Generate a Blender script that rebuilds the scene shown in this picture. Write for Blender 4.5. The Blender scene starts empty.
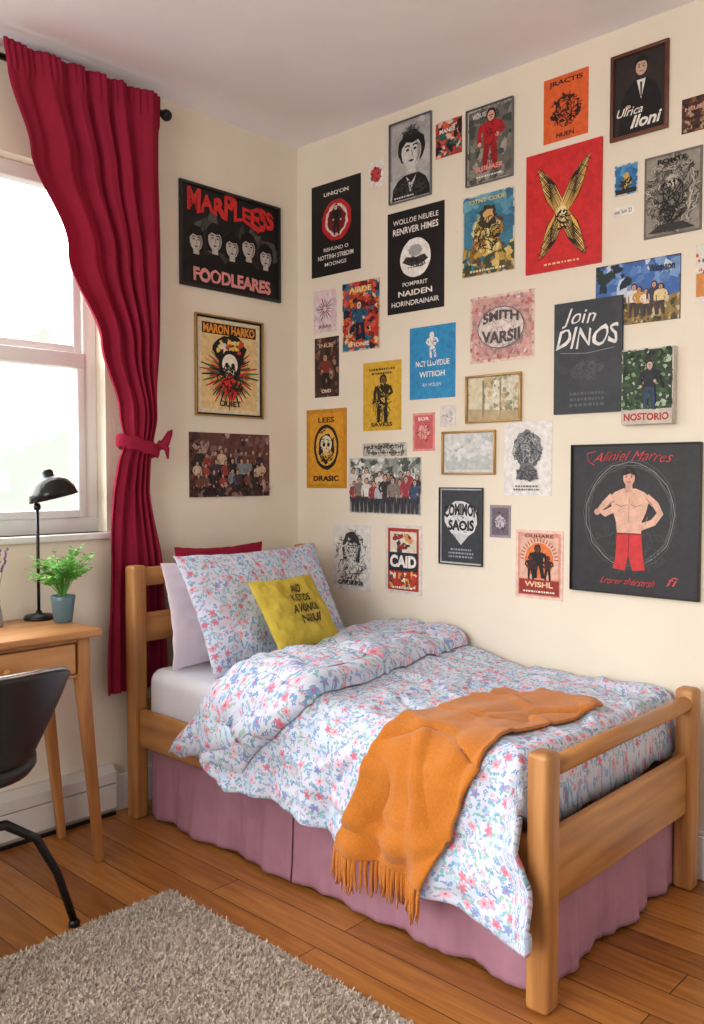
import bpy, bmesh, math, random
from mathutils import Vector, Matrix, noise
random.seed(7)
SC=bpy.context.scene
COL=SC.collection
pi=math.pi
# ------------------------------------------------------------------ camera
CAM=Vector((-2.739,-2.899,1.278)); FPX=872.0
YAW=math.radians(43.1); PITCH=math.radians(2.43)
Fh=Vector((math.cos(YAW),math.sin(YAW),0)); Rv=Vector((math.sin(YAW),-math.cos(YAW),0))
Fc=Fh*math.cos(PITCH)+Vector((0,0,-math.sin(PITCH))); Uc=Fh*math.sin(PITCH)+Vector((0,0,math.cos(PITCH)))
cd=bpy.data.cameras.new("camera"); cam=bpy.data.objects.new("camera",cd); COL.objects.link(cam)
cd.sensor_fit='VERTICAL'; cd.sensor_height=24; cd.lens=24*FPX/1024; cd.clip_start=.05
M=Matrix((Rv,Uc,-Fc)).transposed().to_4x4(); M.translation=CAM; cam.matrix_world=M
SC.camera=cam
# ------------------------------------------------------------------ materials
def lin(c):
    o=[]
    for v in c[:3]:
        v=v/255.0
        o.append(v/12.92 if v<=.04045 else ((v+.055)/1.055)**2.4)
    return (o[0],o[1],o[2],1)
def mat(name,col,rough=.6,var=.08,scale=20,bump=0,bscale=80,metal=0,stretch=(1,1,1),sheen=0,transl=0,spec=.5,col2=None,bdist=.01):
    m=bpy.data.materials.new(name); m.use_nodes=True; nt=m.node_tree; N=nt.nodes; L=nt.links
    b=N['Principled BSDF']; b.inputs['Roughness'].default_value=rough; b.inputs['Metallic'].default_value=metal
    b.inputs['Specular IOR Level'].default_value=spec
    if sheen: b.inputs['Sheen Weight'].default_value=sheen
    tc=N.new('ShaderNodeTexCoord'); mp=N.new('ShaderNodeMapping'); mp.inputs['Scale'].default_value=stretch
    L.new(tc.outputs['Object'],mp.inputs[0])
    nz=N.new('ShaderNodeTexNoise'); nz.inputs['Scale'].default_value=scale; nz.inputs['Detail'].default_value=5
    L.new(mp.outputs[0],nz.inputs['Vector'])
    cr=N.new('ShaderNodeValToRGB'); c=lin(col)
    c2=lin(col2) if col2 else tuple(min(1,x*(1+var)) for x in c[:3])+(1,)
    c1=c if col2 else tuple(x*(1-var) for x in c[:3])+(1,)
    cr.color_ramp.elements[0].color=c1; cr.color_ramp.elements[1].color=c2
    cr.color_ramp.elements[0].position=.3; cr.color_ramp.elements[1].position=.7
    L.new(nz.outputs['Fac'],cr.inputs[0]); L.new(cr.outputs[0],b.inputs['Base Color'])
    if bump:
        n2=N.new('ShaderNodeTexNoise'); n2.inputs['Scale'].default_value=bscale; n2.inputs['Detail'].default_value=4
        L.new(mp.outputs[0],n2.inputs['Vector'])
        bp=N.new('ShaderNodeBump'); bp.inputs['Strength'].default_value=bump; bp.inputs['Distance'].default_value=bdist
        L.new(n2.outputs['Fac'],bp.inputs['Height']); L.new(bp.outputs[0],b.inputs['Normal'])
    if transl:
        t=N.new('ShaderNodeBsdfTranslucent'); L.new(cr.outputs[0],t.inputs[0])
        mx=N.new('ShaderNodeMixShader'); mx.inputs[0].default_value=transl
        L.new(b.outputs[0],mx.inputs[1]); L.new(t.outputs[0],mx.inputs[2]); L.new(mx.outputs[0],N['Material Output'].inputs[0])
    return m
_ink={}
def ink(c):
    c=tuple(int(x) for x in c)
    if c not in _ink: _ink[c]=mat("ink_%02x%02x%02x"%c,c,.5,.16,48,spec=.35)
    return _ink[c]
def wood(name,c1,c2,axis,rough=.4):
    st=[14,14,14]; st[axis]=1.2
    return mat(name,c1,rough,0,1.9,bump=.08,bscale=3,stretch=tuple(st),col2=c2)
# ------------------------------------------------------------------ mesh helpers
def mobj(name,verts,faces,m,origin=None,smooth=False,mi=None,parent=None,uvs=None):
    if origin is None:
        xs=[v[0] for v in verts]; ys=[v[1] for v in verts]; zs=[v[2] for v in verts]
        origin=Vector(((min(xs)+max(xs))/2,(min(ys)+max(ys))/2,min(zs)))
    origin=Vector(origin)
    me=bpy.data.meshes.new(name); me.from_pydata([tuple(Vector(v)-origin) for v in verts],[],faces)
    if not isinstance(m,(list,tuple)): m=[m]
    for x in m: me.materials.append(x)
    if mi:
        for p,i in zip(me.polygons,mi): p.material_index=i
    if smooth: me.shade_smooth()
    if uvs:
        ul=me.uv_layers.new(name="UVMap")
        for lp in me.loops: ul.data[lp.index].uv=uvs[lp.vertex_index]
    me.update()
    o=bpy.data.objects.new(name,me); COL.objects.link(o); o.location=origin
    if parent is not None:
        o.parent=parent; o.location=origin-parent.location
    return o
def empty(name,loc):
    e=bpy.data.objects.new(name,None); COL.objects.link(e); e.location=Vector(loc); e.empty_display_size=.1; return e
def tag(o,label,cat,group=None):
    o["label"]=label; o["category"]=cat
    if group: o["group"]=group
    return o
def struct(o,label=None):
    o["kind"]="structure"
    return o
def box_data(x0,x1,y0,y1,z0,z1):
    v=[(x0,y0,z0),(x1,y0,z0),(x1,y1,z0),(x0,y1,z0),(x0,y0,z1),(x1,y0,z1),(x1,y1,z1),(x0,y1,z1)]
    f=[(0,3,2,1),(4,5,6,7),(0,1,5,4),(1,2,6,5),(2,3,7,6),(3,0,4,7)]
    return v,f
class MB:
    def __init__(s): s.v=[]; s.f=[]; s.mi=[]
    def add(s,v,f,i=0):
        n=len(s.v); s.v+= [tuple(x) for x in v]; s.f+=[tuple(a+n for a in q) for q in f]; s.mi+=[i]*len(f)
    def box(s,x0,x1,y0,y1,z0,z1,i=0):
        s.add(*box_data(min(x0,x1),max(x0,x1),min(y0,y1),max(y0,y1),min(z0,z1),max(z0,z1)),i=i)
    def tube(s,pts,r,n=10,i=0,cap=True):
        pts=[Vector(p) for p in pts]; rr=r if isinstance(r,(list,tuple)) else [r]*len(pts)
        v=[];f=[]; prev=None
        for k,p in enumerate(pts):
            d=(pts[min(k+1,len(pts)-1)]-pts[max(k-1,0)]).normalized()
            a=prev if prev is not None else (Vector((0,0,1)) if abs(d.z)<.9 else Vector((1,0,0)))
            u=(a-d*a.dot(d)).normalized(); prev=u; w=d.cross(u)
            for q in range(n):
                t=2*pi*q/n; v.append(p+(u*math.cos(t)+w*math.sin(t))*rr[k])
        for k in range(len(pts)-1):
            for q in range(n):
                f.append((k*n+q,k*n+(q+1)%n,(k+1)*n+(q+1)%n,(k+1)*n+q))
        if cap: f.append(tuple(reversed(range(n)))); f.append(tuple(range((len(pts)-1)*n,len(pts)*n)))
        s.add(v,f,i)
    def lathe(s,prof,c,n=28,i=0,axis=None):
        c=Vector(c); rot=Matrix.Identity(3)
        if axis is not None: rot=Vector((0,0,1)).rotation_difference(Vector(axis)).to_matrix()
        v=[];f=[]
        for r,z in prof:
            for q in range(n):
                t=2*pi*q/n; v.append(c+rot@Vector((r*math.cos(t),r*math.sin(t),z)))
        for k in range(len(prof)-1):
            for q in range(n): f.append((k*n+q,k*n+(q+1)%n,(k+1)*n+(q+1)%n,(k+1)*n+q))
        s.add(v,f,i)
    def obj(s,name,m,**k): return mobj(name,s.v,s.f,m,mi=s.mi,**k)
def bevel(o,w=.006,seg=3):
    b=o.modifiers.new("bevel",'BEVEL'); b.width=w; b.segments=seg; b.limit_method='ANGLE'; b.angle_limit=.6
    o.data.shade_smooth(); 
    return o
def grid_faces(nu,nv,flip=False):
    f=[]
    for i in range(nu-1):
        for j in range(nv-1):
            q=(i*nv+j,i*nv+j+1,(i+1)*nv+j+1,(i+1)*nv+j)
            f.append(q if not flip else q[::-1])
    return f
def sstep(a,b,x):
    t=max(0,min(1,(x-a)/(b-a))); return t*t*(3-2*t)
def lerpk(keys,x):
    if x<=keys[0][0]: return keys[0][1]
    for (a,va),(b,vb) in zip(keys,keys[1:]):
        if x<=b: 
            t=(x-a)/(b-a); t=t*t*(3-2*t); return va+(vb-va)*t
    return keys[-1][1]
nz=lambda x,y,z=0: noise.noise(Vector((x,y,z)))
# ------------------------------------------------------------------ room
H=2.742
wall_m=mat("cream_paint",(236,227,209),.85,.02,6,bump=.05,bscale=120,spec=.2)
ceil_m=mat("ceiling_paint",(244,243,250),.9,.02,4,spec=.2)
white_m=mat("white_gloss_paint",(238,238,236),.4,.02,10)
X0=-4.6;Y0=-4.6
m=MB(); wx0,wx1,wz0,wz1=-2.25,-.985,1.065,2.37
T=.14
m.box(X0,wx0,0,T,0,H); m.box(wx1,.12,0,T,0,H); m.box(wx0,wx1,0,T,0,wz0); m.box(wx0,wx1,0,T,wz1,H)
struct(m.obj("wall_back",wall_m))
m=MB(); m.box(0,.12,Y0,0,0,H); struct(m.obj("wall_right",wall_m))
m=MB(); m.box(X0,.12,Y0,T,H,H+.08); struct(m.obj("ceiling",ceil_m))
# floor
fm=bpy.data.materials.new("oak_floorboards"); fm.use_nodes=True; nt=fm.node_tree; N=nt.nodes; L=nt.links; b=N['Principled BSDF']
tc=N.new('ShaderNodeTexCoord'); mp=N.new('ShaderNodeMapping'); mp.inputs['Rotation'].default_value=(0,0,pi/2); L.new(tc.outputs['Object'],mp.inputs[0])
br=N.new('ShaderNodeTexBrick'); br.offset=.37; br.inputs['Scale'].default_value=1; br.inputs['Brick Width'].default_value=1.25; br.inputs['Row Height'].default_value=.112
br.inputs['Mortar Size'].default_value=.0018; br.inputs['Color1'].default_value=(0,0,0,1); br.inputs['Color2'].default_value=(1,1,1,1); br.inputs['Mortar'].default_value=(.5,.5,.5,1); br.inputs['Bias'].default_value=0
L.new(mp.outputs[0],br.inputs['Vector'])
m2=N.new('ShaderNodeMapping'); m2.inputs['Scale'].default_value=(22,1.6,1); L.new(tc.outputs['Object'],m2.inputs[0])
n1=N.new('ShaderNodeTexNoise'); n1.inputs['Scale'].default_value=2.2; n1.inputs['Detail'].default_value=7; n1.inputs['Distortion'].default_value=.6; L.new(m2.outputs[0],n1.inputs['Vector'])
mm=N.new('ShaderNodeMath'); mm.operation='MULTIPLY'; mm.inputs[1].default_value=.36
L.new(br.outputs['Color'],mm.inputs[0]); ma=N.new('ShaderNodeMath'); ma.operation='MULTIPLY_ADD'; ma.inputs[1].default_value=.7; L.new(n1.outputs['Fac'],ma.inputs[0]); L.new(mm.outputs[0],ma.inputs[2])
cr=N.new('ShaderNodeValToRGB'); e=cr.color_ramp.elements; e[0].position=.22; e[0].color=lin((108,62,24)); e[1].position=.85; e[1].color=lin((192,130,64)); k=e.new(.52); k.color=lin((154,96,42))
L.new(ma.outputs[0],cr.inputs[0])
mx=N.new('ShaderNodeMix'); mx.data_type='RGBA'; mx.inputs[7].default_value=lin((64,38,18)); L.new(br.outputs['Fac'],mx.inputs[0]); L.new(cr.outputs[0],mx.inputs[6]); L.new(mx.outputs[2],b.inputs['Base Color'])
b.inputs['Roughness'].default_value=.33
bp=N.new('ShaderNodeBump'); bp.inputs['Strength'].default_value=.25; bp.inputs['Distance'].default_value=.003; bp.invert=True; L.new(br.outputs['Fac'],bp.inputs['Height']); L.new(bp.outputs[0],b.inputs['Normal'])
m=MB(); m.box(X0,.12,Y0,T,-.08,0); struct(m.obj("floor",fm,origin=(0,0,0)))
def base_profile(o): bevel(o,.006,2); return struct(o)
m=MB(); m.box(-.018,0,Y0,-.018,0,.14); m.box(-.01,0,Y0,-.018,.14,.155); base_profile(m.obj("baseboard_right",white_m))
m=MB(); m.box(-.975,0,-.018,0,0,.14); base_profile(m.obj("baseboard_back",white_m))
m=MB(); m.tube([(X0,-.02,H-.02),(-1.05,-.02,H-.02)],.013,8); struct(m.obj("trim_1",ceil_m,smooth=True))
# window
m=MB(); fy0,fy1=.06,.12; fw=.055
m.box(wx0,wx1,fy0,fy1,wz0,wz0+fw); m.box(wx0,wx1,fy0,fy1,wz1-fw,wz1)
m.box(wx0,wx0+fw,fy0,fy1,wz0+fw,wz1-fw); m.box(wx1-fw,wx1,fy0,fy1,wz0+fw,wz1-fw)
zm=1.70
m.box(wx0+fw,wx1-fw,fy0-.01,fy1-.01,zm-.028,zm+.028)
for (a,c,y) in ((wz0+fw,zm-.028,.05),(zm+.028,wz1-fw,.075)):
    m.box(wx0+fw,wx0+fw+.03,y,y+.03,a,c); m.box(wx1-fw-.03,wx1-fw,y,y+.03,a,c)
    m.box(wx0+fw+.03,wx1-fw-.03,y,y+.03,a,a+.03)
win=struct(bevel(m.obj("window_1",white_m),.004,2))
gm=bpy.data.materials.new("window_glass"); gm.use_nodes=True; nt=gm.node_tree; nt.nodes.clear()
o=nt.nodes.new('ShaderNodeOutputMaterial'); a=nt.nodes.new('ShaderNodeBsdfTransparent'); g=nt.nodes.new('ShaderNodeBsdfGlossy'); g.inputs['Roughness'].default_value=.02
mxs=nt.nodes.new('ShaderNodeMixShader'); mxs.inputs[0].default_value=.05; nt.links.new(a.outputs[0],mxs.inputs[1]); nt.links.new(g.outputs[0],mxs.inputs[2]); nt.links.new(mxs.outputs[0],o.inputs[0])
m=MB(); m.add([(wx0+fw,.09,wz0+fw),(wx1-fw,.09,wz0+fw),(wx1-fw,.09,wz1-fw),(wx0+fw,.09,wz1-fw)],[(0,1,2,3)]); m.obj("glass_pane",gm,parent=win)
m=MB(); m.box(wx0-.03,wx1+.02,-.025,.06,wz0-.025,wz0); struct(bevel(m.obj("trim_2",white_m),.006))
# ------------------------------------------------------------------ posters
def text_mesh(s,bold=.0):
    c=bpy.data.curves.new("t",'FONT'); c.body=s; c.size=1; c.offset=bold; c.resolution_u=3
    o=bpy.data.objects.new("t",c); COL.objects.link(o); bpy.context.view_layer.update()
    dg=bpy.context.evaluated_depsgraph_get(); me=o.evaluated_get(dg).to_mesh()
    v=[(p.co.x,p.co.y) for p in me.vertices]; f=[tuple(p.vertices) for p in me.polygons]
    out=[]
    for q in f:
        A=sum(v[q[i]][0]*v[q[(i+1)%len(q)]][1]-v[q[(i+1)%len(q)]][0]*v[q[i]][1] for i in range(len(q)))
        out.append(q if A>0 else q[::-1])
    o.evaluated_get(dg).to_mesh_clear(); bpy.data.objects.remove(o); bpy.data.curves.remove(c)
    return v,out
class Art:
    def __init__(s,w,h,th,bg,edge=None):
        s.w=w;s.h=h;s.th=th;s.z=th;s.mb=MB();s.mats=[];s.R=random.Random(int(w*1e5+h*1e4))
        i=s.mi(bg); s.mb.box(-w/2,w/2,-h/2,h/2,0,th,i)
        s.k=h/w
    def mi(s,c):
        mm=c if isinstance(c,bpy.types.Material) else ink(c)
        if mm not in s.mats: s.mats.append(mm)
        return s.mats.index(mm)
    def up(s): s.z+=.00002; return s.z
    def P(s,u,v): return ((min(.995,max(.005,u))-.5)*s.w,(min(.995,max(.005,v))-.5)*s.h)
    def poly(s,pts,c,z=None):
        z=z or s.up(); p=[s.P(*q) for q in pts]
        A=sum(p[i][0]*p[(i+1)%len(p)][1]-p[(i+1)%len(p)][0]*p[i][1] for i in range(len(p)))
        if A<0: p=p[::-1]
        s.mb.add([(a,b_,z) for a,b_ in p],[tuple(range(len(p)))],s.mi(c))
    def rect(s,a,b_,c,d,col): s.poly([(a,b_),(c,b_),(c,d),(a,d)],col)
    def ell(s,cu,cv,r,c,sy=1,n=26,jag=0,rot=0):
        pts=[]
        for i in range(n):
            t=2*pi*i/n; rr=r*(1+jag*(s.R.random()-.5)*2)
            x=rr*math.cos(t); y=rr*sy*math.sin(t); X=x*math.cos(rot)-y*math.sin(rot); Y=x*math.sin(rot)+y*math.cos(rot)
            pts.append((cu+X,cv+Y/s.k))
        s.poly(pts,c)
    def stroke(s,pts,wd,c,z=None):
        z=z or s.up(); P=[Vector(s.P(*q)) for q in pts]; wd=wd*s.w/2; v=[];f=[]
        for i,p in enumerate(P):
            d=(P[min(i+1,len(P)-1)]-P[max(i-1,0)])
            if d.length<1e-7: d=Vector((1,0))
            d.normalize(); n=Vector((-d.y,d.x))*wd; v+=[(p.x-n.x,p.y-n.y,z),(p.x+n.x,p.y+n.y,z)]
        for i in range(len(P)-1): f.append((2*i,2*i+2,2*i+3,2*i+1))
        s.mb.add(v,f,s.mi(c))
    def ring(s,cu,cv,r,wd,c,sy=1,jag=0):
        pts=[]
        for i in range(33):
            t=2*pi*i/32; rr=r*(1+jag*(s.R.random()-.5)); pts.append((cu+rr*math.cos(t),cv+rr*sy*math.sin(t)/s.k))
        s.stroke(pts,wd,c)
    def text(s,t,u0,v0,u1,v1,c,bold=.02,arch=0,wob=.0,slant=0,jit=.016):
        V,F=text_mesh(t,bold)
        if not V: return
        xs=[a for a,_ in V]; ys=[b_ for _,b_ in V]; x0,x1,y0,y1=min(xs),max(xs),min(ys),max(ys)
        z=s.up(); o=[]; sd=len(t)*3.7
        for x,y in V:
            jx=jit*nz(x*3.1,y*3.1,sd)*2; jy=jit*nz(x*3.3+9,y*3.1,sd)*2.6+jit*nz(x*1.1,2.2,sd)*3
            a=(x+jx-x0)/(x1-x0); b2=(y+jy-y0)/(y1-y0)
            u=u0+(u1-u0)*a+slant*(b2-.5)*(v1-v0); v=v0+(v1-v0)*b2+arch*(1-(2*a-1)**2)+wob*math.sin(a*17)*(b2-.5)
            X,Y=s.P(u,v); o.append((X,Y,z))
        s.mb.add(o,F,s.mi(c))
    def blobs(s,n,pal,reg=(0,0,1,1),size=(.03,.1),seed=1,jag=.4):
        R=random.Random(seed)
        for i in range(n):
            s.ell(R.uniform(reg[0],reg[2]),R.uniform(reg[1],reg[3]),R.uniform(*size),R.choice(pal),sy=R.uniform(.4,1.8),n=9,jag=jag,rot=R.uniform(0,3))
    def scrib(s,n,c,cu,cv,ru,rv,wd=.012,seed=1,ln=7):
        R=random.Random(seed)
        for i in range(n):
            a=R.uniform(0,2*pi); q=math.sqrt(R.random()); x=cu+ru*q*math.cos(a); y=cv+rv*q*math.sin(a); d=R.uniform(0,2*pi); pts=[]
            for k in range(ln):
                if ((x-cu)/ru)**2+((y-cv)/rv)**2>1: d=math.atan2((cv-y),(cu-x))
                pts.append((x,y)); d+=R.uniform(-.9,.9); x+=.028*math.cos(d); y+=.028*math.sin(d)/s.k
            s.stroke(pts,wd*R.uniform(.6,1.4),c)
    def person(s,cu,v0,v1,skin,topc,bot,hair,wid=1,arms=True,pose=None):
        Hh=v1-v0; q=Hh*s.k*wid; R=s.R; ln=R.uniform(-.02,.02)
        f=lambda x,y:(cu+(x+ln*y*2)*q,v0+y*Hh)
        s.poly([f(-.09,.5),f(-.11,.25),f(-.10,0),f(-.04,0),f(-.03,.22),f(0,.42),f(.03,.22),f(.05,0),f(.12,0),f(.11,.25),f(.09,.5)],bot)
        s.poly([f(-.15,.78),f(-.11,.82),f(-.05,.845),f(.05,.845),f(.11,.82),f(.15,.78),f(.11,.62),f(.10,.46),f(-.10,.46),f(-.11,.62)],topc)
        if arms:
            p=R.random()
            if p<.5: A=[f(-.135,.79),f(-.19,.64),f(-.10,.52)]
            else: A=[f(-.135,.79),f(-.17,.64),f(-.16,.48)]
            s.stroke(A,.06*q,topc); s.ell(*A[-1],.03*q,skin,n=8)
            A=[f(.135,.79),f(.19,.65),f(.10,.58)] if p>.3 else [f(.135,.79),f(.17,.64),f(.165,.48)]
            s.stroke(A,.06*q,topc); s.ell(*A[-1],.03*q,skin,n=8)
        s.stroke([f(0,.82),f(0,.88)],.06*q,skin)
        s.ell(*f(0,.93),.075*q,hair,sy=1.15,jag=.08); s.ell(*f(0,.915),.054*q,skin,sy=1.2)
        s.stroke([f(-.03,.925),f(.03,.925)],.012*q,hair); s.stroke([f(-.015,.89),f(.015,.89)],.01*q,(120,50,46))
    def face(s,cu,cv,r,skin,hair,dark=(20,20,20),long=True):
        s.ell(cu,cv+.25*r/s.k,r*1.35,hair,sy=1.25 if long else 1.05,jag=.06)
        if long: s.poly([(cu-r*1.3,cv),(cu+r*1.3,cv),(cu+r*1.25,cv-1.4*r/s.k),(cu-r*1.25,cv-1.4*r/s.k)],hair)
        s.poly([(cu-.4*r,cv-.6*r/s.k),(cu+.4*r,cv-.6*r/s.k),(cu+.45*r,cv-1.7*r/s.k),(cu-.45*r,cv-1.7*r/s.k)],skin)
        s.ell(cu,cv,r,skin,sy=1.28)
        sh=tuple(int(x*.72) for x in skin); s.poly([(cu+.35*r,cv+.9*r/s.k),(cu+.98*r,cv+.3*r/s.k),(cu+.85*r,cv-.6*r/s.k),(cu+.3*r,cv-1.15*r/s.k),(cu+.62*r,cv-.4*r/s.k),(cu+.6*r,cv+.2*r/s.k)],sh)
        for q in (-1,1):
            s.ell(cu+q*.38*r,cv+.15*r/s.k,.17*r,dark,sy=.6,n=10); s.stroke([(cu+q*.15*r,cv+.42*r/s.k),(cu+q*.4*r,cv+.5*r/s.k),(cu+q*.65*r,cv+.42*r/s.k)],.13*r,dark)
        s.stroke([(cu+.02*r,cv+.1*r/s.k),(cu+.14*r,cv-.35*r/s.k),(cu-.05*r,cv-.4*r/s.k)],.07*r,dark)
        s.poly([(cu-.32*r,cv-.7*r/s.k),(cu,cv-.62*r/s.k),(cu+.32*r,cv-.7*r/s.k),(cu,cv-.84*r/s.k)],dark)
        s.poly([(cu-1.05*r,cv+.3*r/s.k),(cu-.9*r,cv+1.0*r/s.k),(cu-.4*r,cv+1.4*r/s.k),(cu+.5*r,cv+1.4*r/s.k),(cu+1.0*r,cv+.9*r/s.k),(cu+1.05*r,cv+.2*r/s.k),(cu+.7*r,cv+.75*r/s.k),(cu+.1*r,cv+.62*r/s.k),(cu-.5*r,cv+.78*r/s.k)],hair)
    def skull(s,cu,cv,r,c,dark):
        s.ell(cu,cv+.1*r/s.k,r,c,sy=1.05); s.poly([(cu-.6*r,cv-.5*r/s.k),(cu+.6*r,cv-.5*r/s.k),(cu+.45*r,cv-1.35*r/s.k),(cu-.45*r,cv-1.35*r/s.k)],c)
        for q in (-1,1): s.ell(cu+q*.4*r,cv,.25*r,dark,sy=1.1,n=12)
        s.poly([(cu-.12*r,cv-.55*r/s.k),(cu+.12*r,cv-.55*r/s.k),(cu,cv-.25*r/s.k)],dark)
        for q in (-.3,-.1,.1,.3): s.stroke([(cu+q*r,cv-.8*r/s.k),(cu+q*r,cv-1.25*r/s.k)],.05*r,dark)
    def lines(s,n,u0,v0,u1,v1,c,seed=3,wd=None):
        R=random.Random(seed); st=(v1-v0)/n
        for i in range(n):
            a=R.uniform(0,.12)*(u1-u0); z=s.up(); y=v0+st*(i+.5); u=u0+a
            while u<u1-a:
                l=R.uniform(.02,.06); s.stroke([(u,y),(min(u+l,u1-a),y)],st*.5*s.k,c,z=z); u+=l+.018
BK=(24,22,24); WH=(236,232,224); GR=(120,118,116); RD=(196,38,36)
def wingx(a):
    DK=(34,24,18); G=[(222,178,84),(240,216,150),(196,140,56),(230,196,110)]
    def feather(b0,tip,wd,c):
        nx=-(tip[1]-b0[1])*a.k; ny=(tip[0]-b0[0]); l=math.hypot(nx,ny) or 1; nx=nx/l*wd; ny=ny/l*wd/a.k
        mid=(b0[0]*.4+tip[0]*.6,b0[1]*.4+tip[1]*.6)
        a.poly([b0,(mid[0]+nx,mid[1]+ny),tip,(mid[0]-nx,mid[1]-ny)],c)
    for sx,sy,L_ in ((-1,1,1.0),(1,1,1.06),(-1,-1,.90),(1,-1,.94)):
        for j in range(10):
            t=j/9; off=(t-.5)*.24; l=L_*(1-.30*abs(t-.4)*2)
            b0=(.5+sx*(off*.45),.47-sy*off*.25)
            tip=(.5+sx*(.37*l+off*.35),.47+sy*(.42*l-off*.35))
            feather(b0,tip,.036,DK); feather(b0,(tip[0]-sx*.01,tip[1]-sy*.012),.022,G[(j+sy)%4])
        for j in range(5):
            t=.35+.13*j; c=(.5+sx*.37*t*L_,.47+sy*.42*t*L_); a.stroke([(c[0]-.05,c[1]+sx*sy*.02),(c[0]+.05,c[1]-sx*sy*.02)],.008,DK)
    a.ell(.5,.45,.085,(226,190,110),sy=1.5,jag=.12); a.skull(.5,.47,.062,(240,224,170),BK); a.scrib(24,DK,.5,.40,.10,.10,.012,5,5)
    a.lines(1,.25,.04,.75,.07,(230,200,160))
def A_W1(a):
    a.rect(.03,.03,.97,.97,BK); a.blobs(40,[(60,58,58),(84,80,78),(40,38,40)],(.08,.22,.92,.66),(.03,.07),5)
    for i,(u,v,r) in enumerate(((.15,.45,.06),(.33,.50,.066),(.5,.46,.062),(.67,.50,.066),(.85,.44,.06))):
        a.poly([(u-.12,.16),(u-.1,v-.22),(u-.04,v-.14),(u+.04,v-.14),(u+.1,v-.22),(u+.12,.16)],(16,15,16)); a.face(u,v,r,(190,182,176),(12,12,13))
    a.text("MARPLEESS",.06,.72,.94,.93,(206,46,44),.045,wob=.06,jit=.05); a.text("FOODLEARES",.12,.06,.90,.20,(226,150,146),.045,jit=.03)
def A_W2(a):
    a.rect(.04,.03,.96,.97,(222,210,182)); a.rect(.09,.07,.91,.94,(226,196,140)); a.rect(.1,.82,.9,.93,(44,34,28)); a.text("MARON HARKO",.12,.83,.88,.92,(230,150,50),.04)
    R=random.Random(2)
    for ring in (1,0):
        for i in range(34):
            t=2*pi*(i+ring*.5)/34; c=[(200,44,38),(60,110,64),(30,26,24),(190,60,40),(40,84,56),(214,160,90)][(i*5+ring)%6]; r=R.uniform(.26,.33)+ring*.09; sy=.78 if math.sin(t)>0 else 1.0
            a.poly([(.5+.1*math.cos(t-.2),.44+.1*math.sin(t-.2)/a.k),(.5+r*math.cos(t-.04),.44+r*sy*math.sin(t-.04)/a.k),(.5+r*1.08*math.cos(t),.44+r*sy*1.08*math.sin(t)/a.k),(.5+.1*math.cos(t+.2),.44+.1*math.sin(t+.2)/a.k)],c)
    a.ell(.5,.66,.24,(30,26,24),sy=.8,jag=.12); a.blobs(26,[(230,190,90),(226,216,190),(200,70,44)],(.32,.6,.68,.76),(.015,.04),3)
    a.ell(.5,.52,.17,(24,20,20),jag=.1); a.skull(.5,.52,.115,(240,232,210),BK); a.ell(.5,.31,.1,(205,50,44),sy=1.5,jag=.25); a.scrib(30,BK,.5,.36,.2,.14,.014,4)
    a.text("OUIET",.34,.10,.66,.16,(60,44,30),.03)
def A_W3(a):
    a.rect(.02,.03,.98,.97,(98,64,60)); a.blobs(200,[(126,92,88),(70,44,44),(150,120,120),(90,50,44),(176,150,140),(52,34,36),(120,80,70)],size=(.01,.035),seed=4)
    R=random.Random(6)
    for r_,y in enumerate((.46,.30,.14)):
        for i in range(9): a.person(.09+i*.1+R.uniform(-.03,.03),y-.16,y+.26+R.uniform(-.05,.05),(200,156,132),R.choice([(60,50,70),(150,60,56),(196,176,150),(40,40,44),(120,130,140),(110,70,60)]),(40,34,40),(34,24,22),1.05)
    a.blobs(50,[(126,92,88),(70,44,44),(176,150,140),(52,34,36)],(0,0,1,.2),size=(.01,.03),seed=9)
def A_P1(a):
    a.text("UNIQ'ON",.26,.85,.76,.90,WH,.02); a.ell(.52,.58,.30,(186,34,42),jag=.03); a.ell(.52,.58,.23,(226,200,190),jag=.06); a.ell(.52,.58,.19,(110,24,30),jag=.08)
    a.person(.52,.42,.74,(220,190,170),BK,BK,(20,18,18),1.3); a.text("REHUND O",.26,.26,.76,.30,WH,.01); a.text("NOTTINH STRBDIM",.14,.175,.86,.225,WH,.01); a.text("MOONGS",.28,.10,.72,.14,WH,.01)
def A_P2(a): a.ell(.5,.5,.36,(196,70,70),jag=.2); a.scrib(12,BK,.5,.5,.3,.3,.04,3)
def A_P3(a):
    a.rect(.04,.03,.96,.97,(176,176,174)); a.blobs(24,[(160,160,158),(190,190,188)],size=(.1,.2),seed=4)
    a.poly([(.05,.03),(.08,.18),(.2,.27),(.36,.32),(.7,.32),(.86,.25),(.95,.14),(.96,.03)],(30,30,32)); a.face(.52,.60,.235,(208,206,202),(22,22,24),long=False)
    a.poly([(.40,.30),(.5,.10),(.64,.30),(.53,.22)],(226,226,224)); a.scrib(40,(70,70,72),.5,.15,.4,.10,.012,3); a.scrib(24,(60,60,60),.52,.85,.2,.06,.012,8); a.lines(1,.1,.04,.6,.08,(220,220,220))
def A_P4(a):
    a.text("WOLLOE NEUELE",.10,.87,.90,.92,WH,.01); a.text("RENRVER HIMES",.10,.77,.90,.835,WH,.02); a.ell(.5,.52,.27,(238,236,230),jag=.02); 
    a.poly([(.27,.49),(.4,.45),(.6,.45),(.73,.49),(.66,.54),(.5,.52),(.34,.54)],(60,60,60)); a.scrib(24,BK,.5,.48,.2,.05,.010,6,5); a.ell(.5,.59,.12,(170,170,168),sy=.7,jag=.1); a.lines(1,.36,.42,.64,.44,BK,4)
    a.text("POMPRRIT",.28,.255,.72,.295,WH,.01); a.text("NAIDEN",.2,.16,.8,.215,WH,.02); a.text("HORINDRAINAIR",.08,.065,.92,.115,WH,.01)
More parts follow.
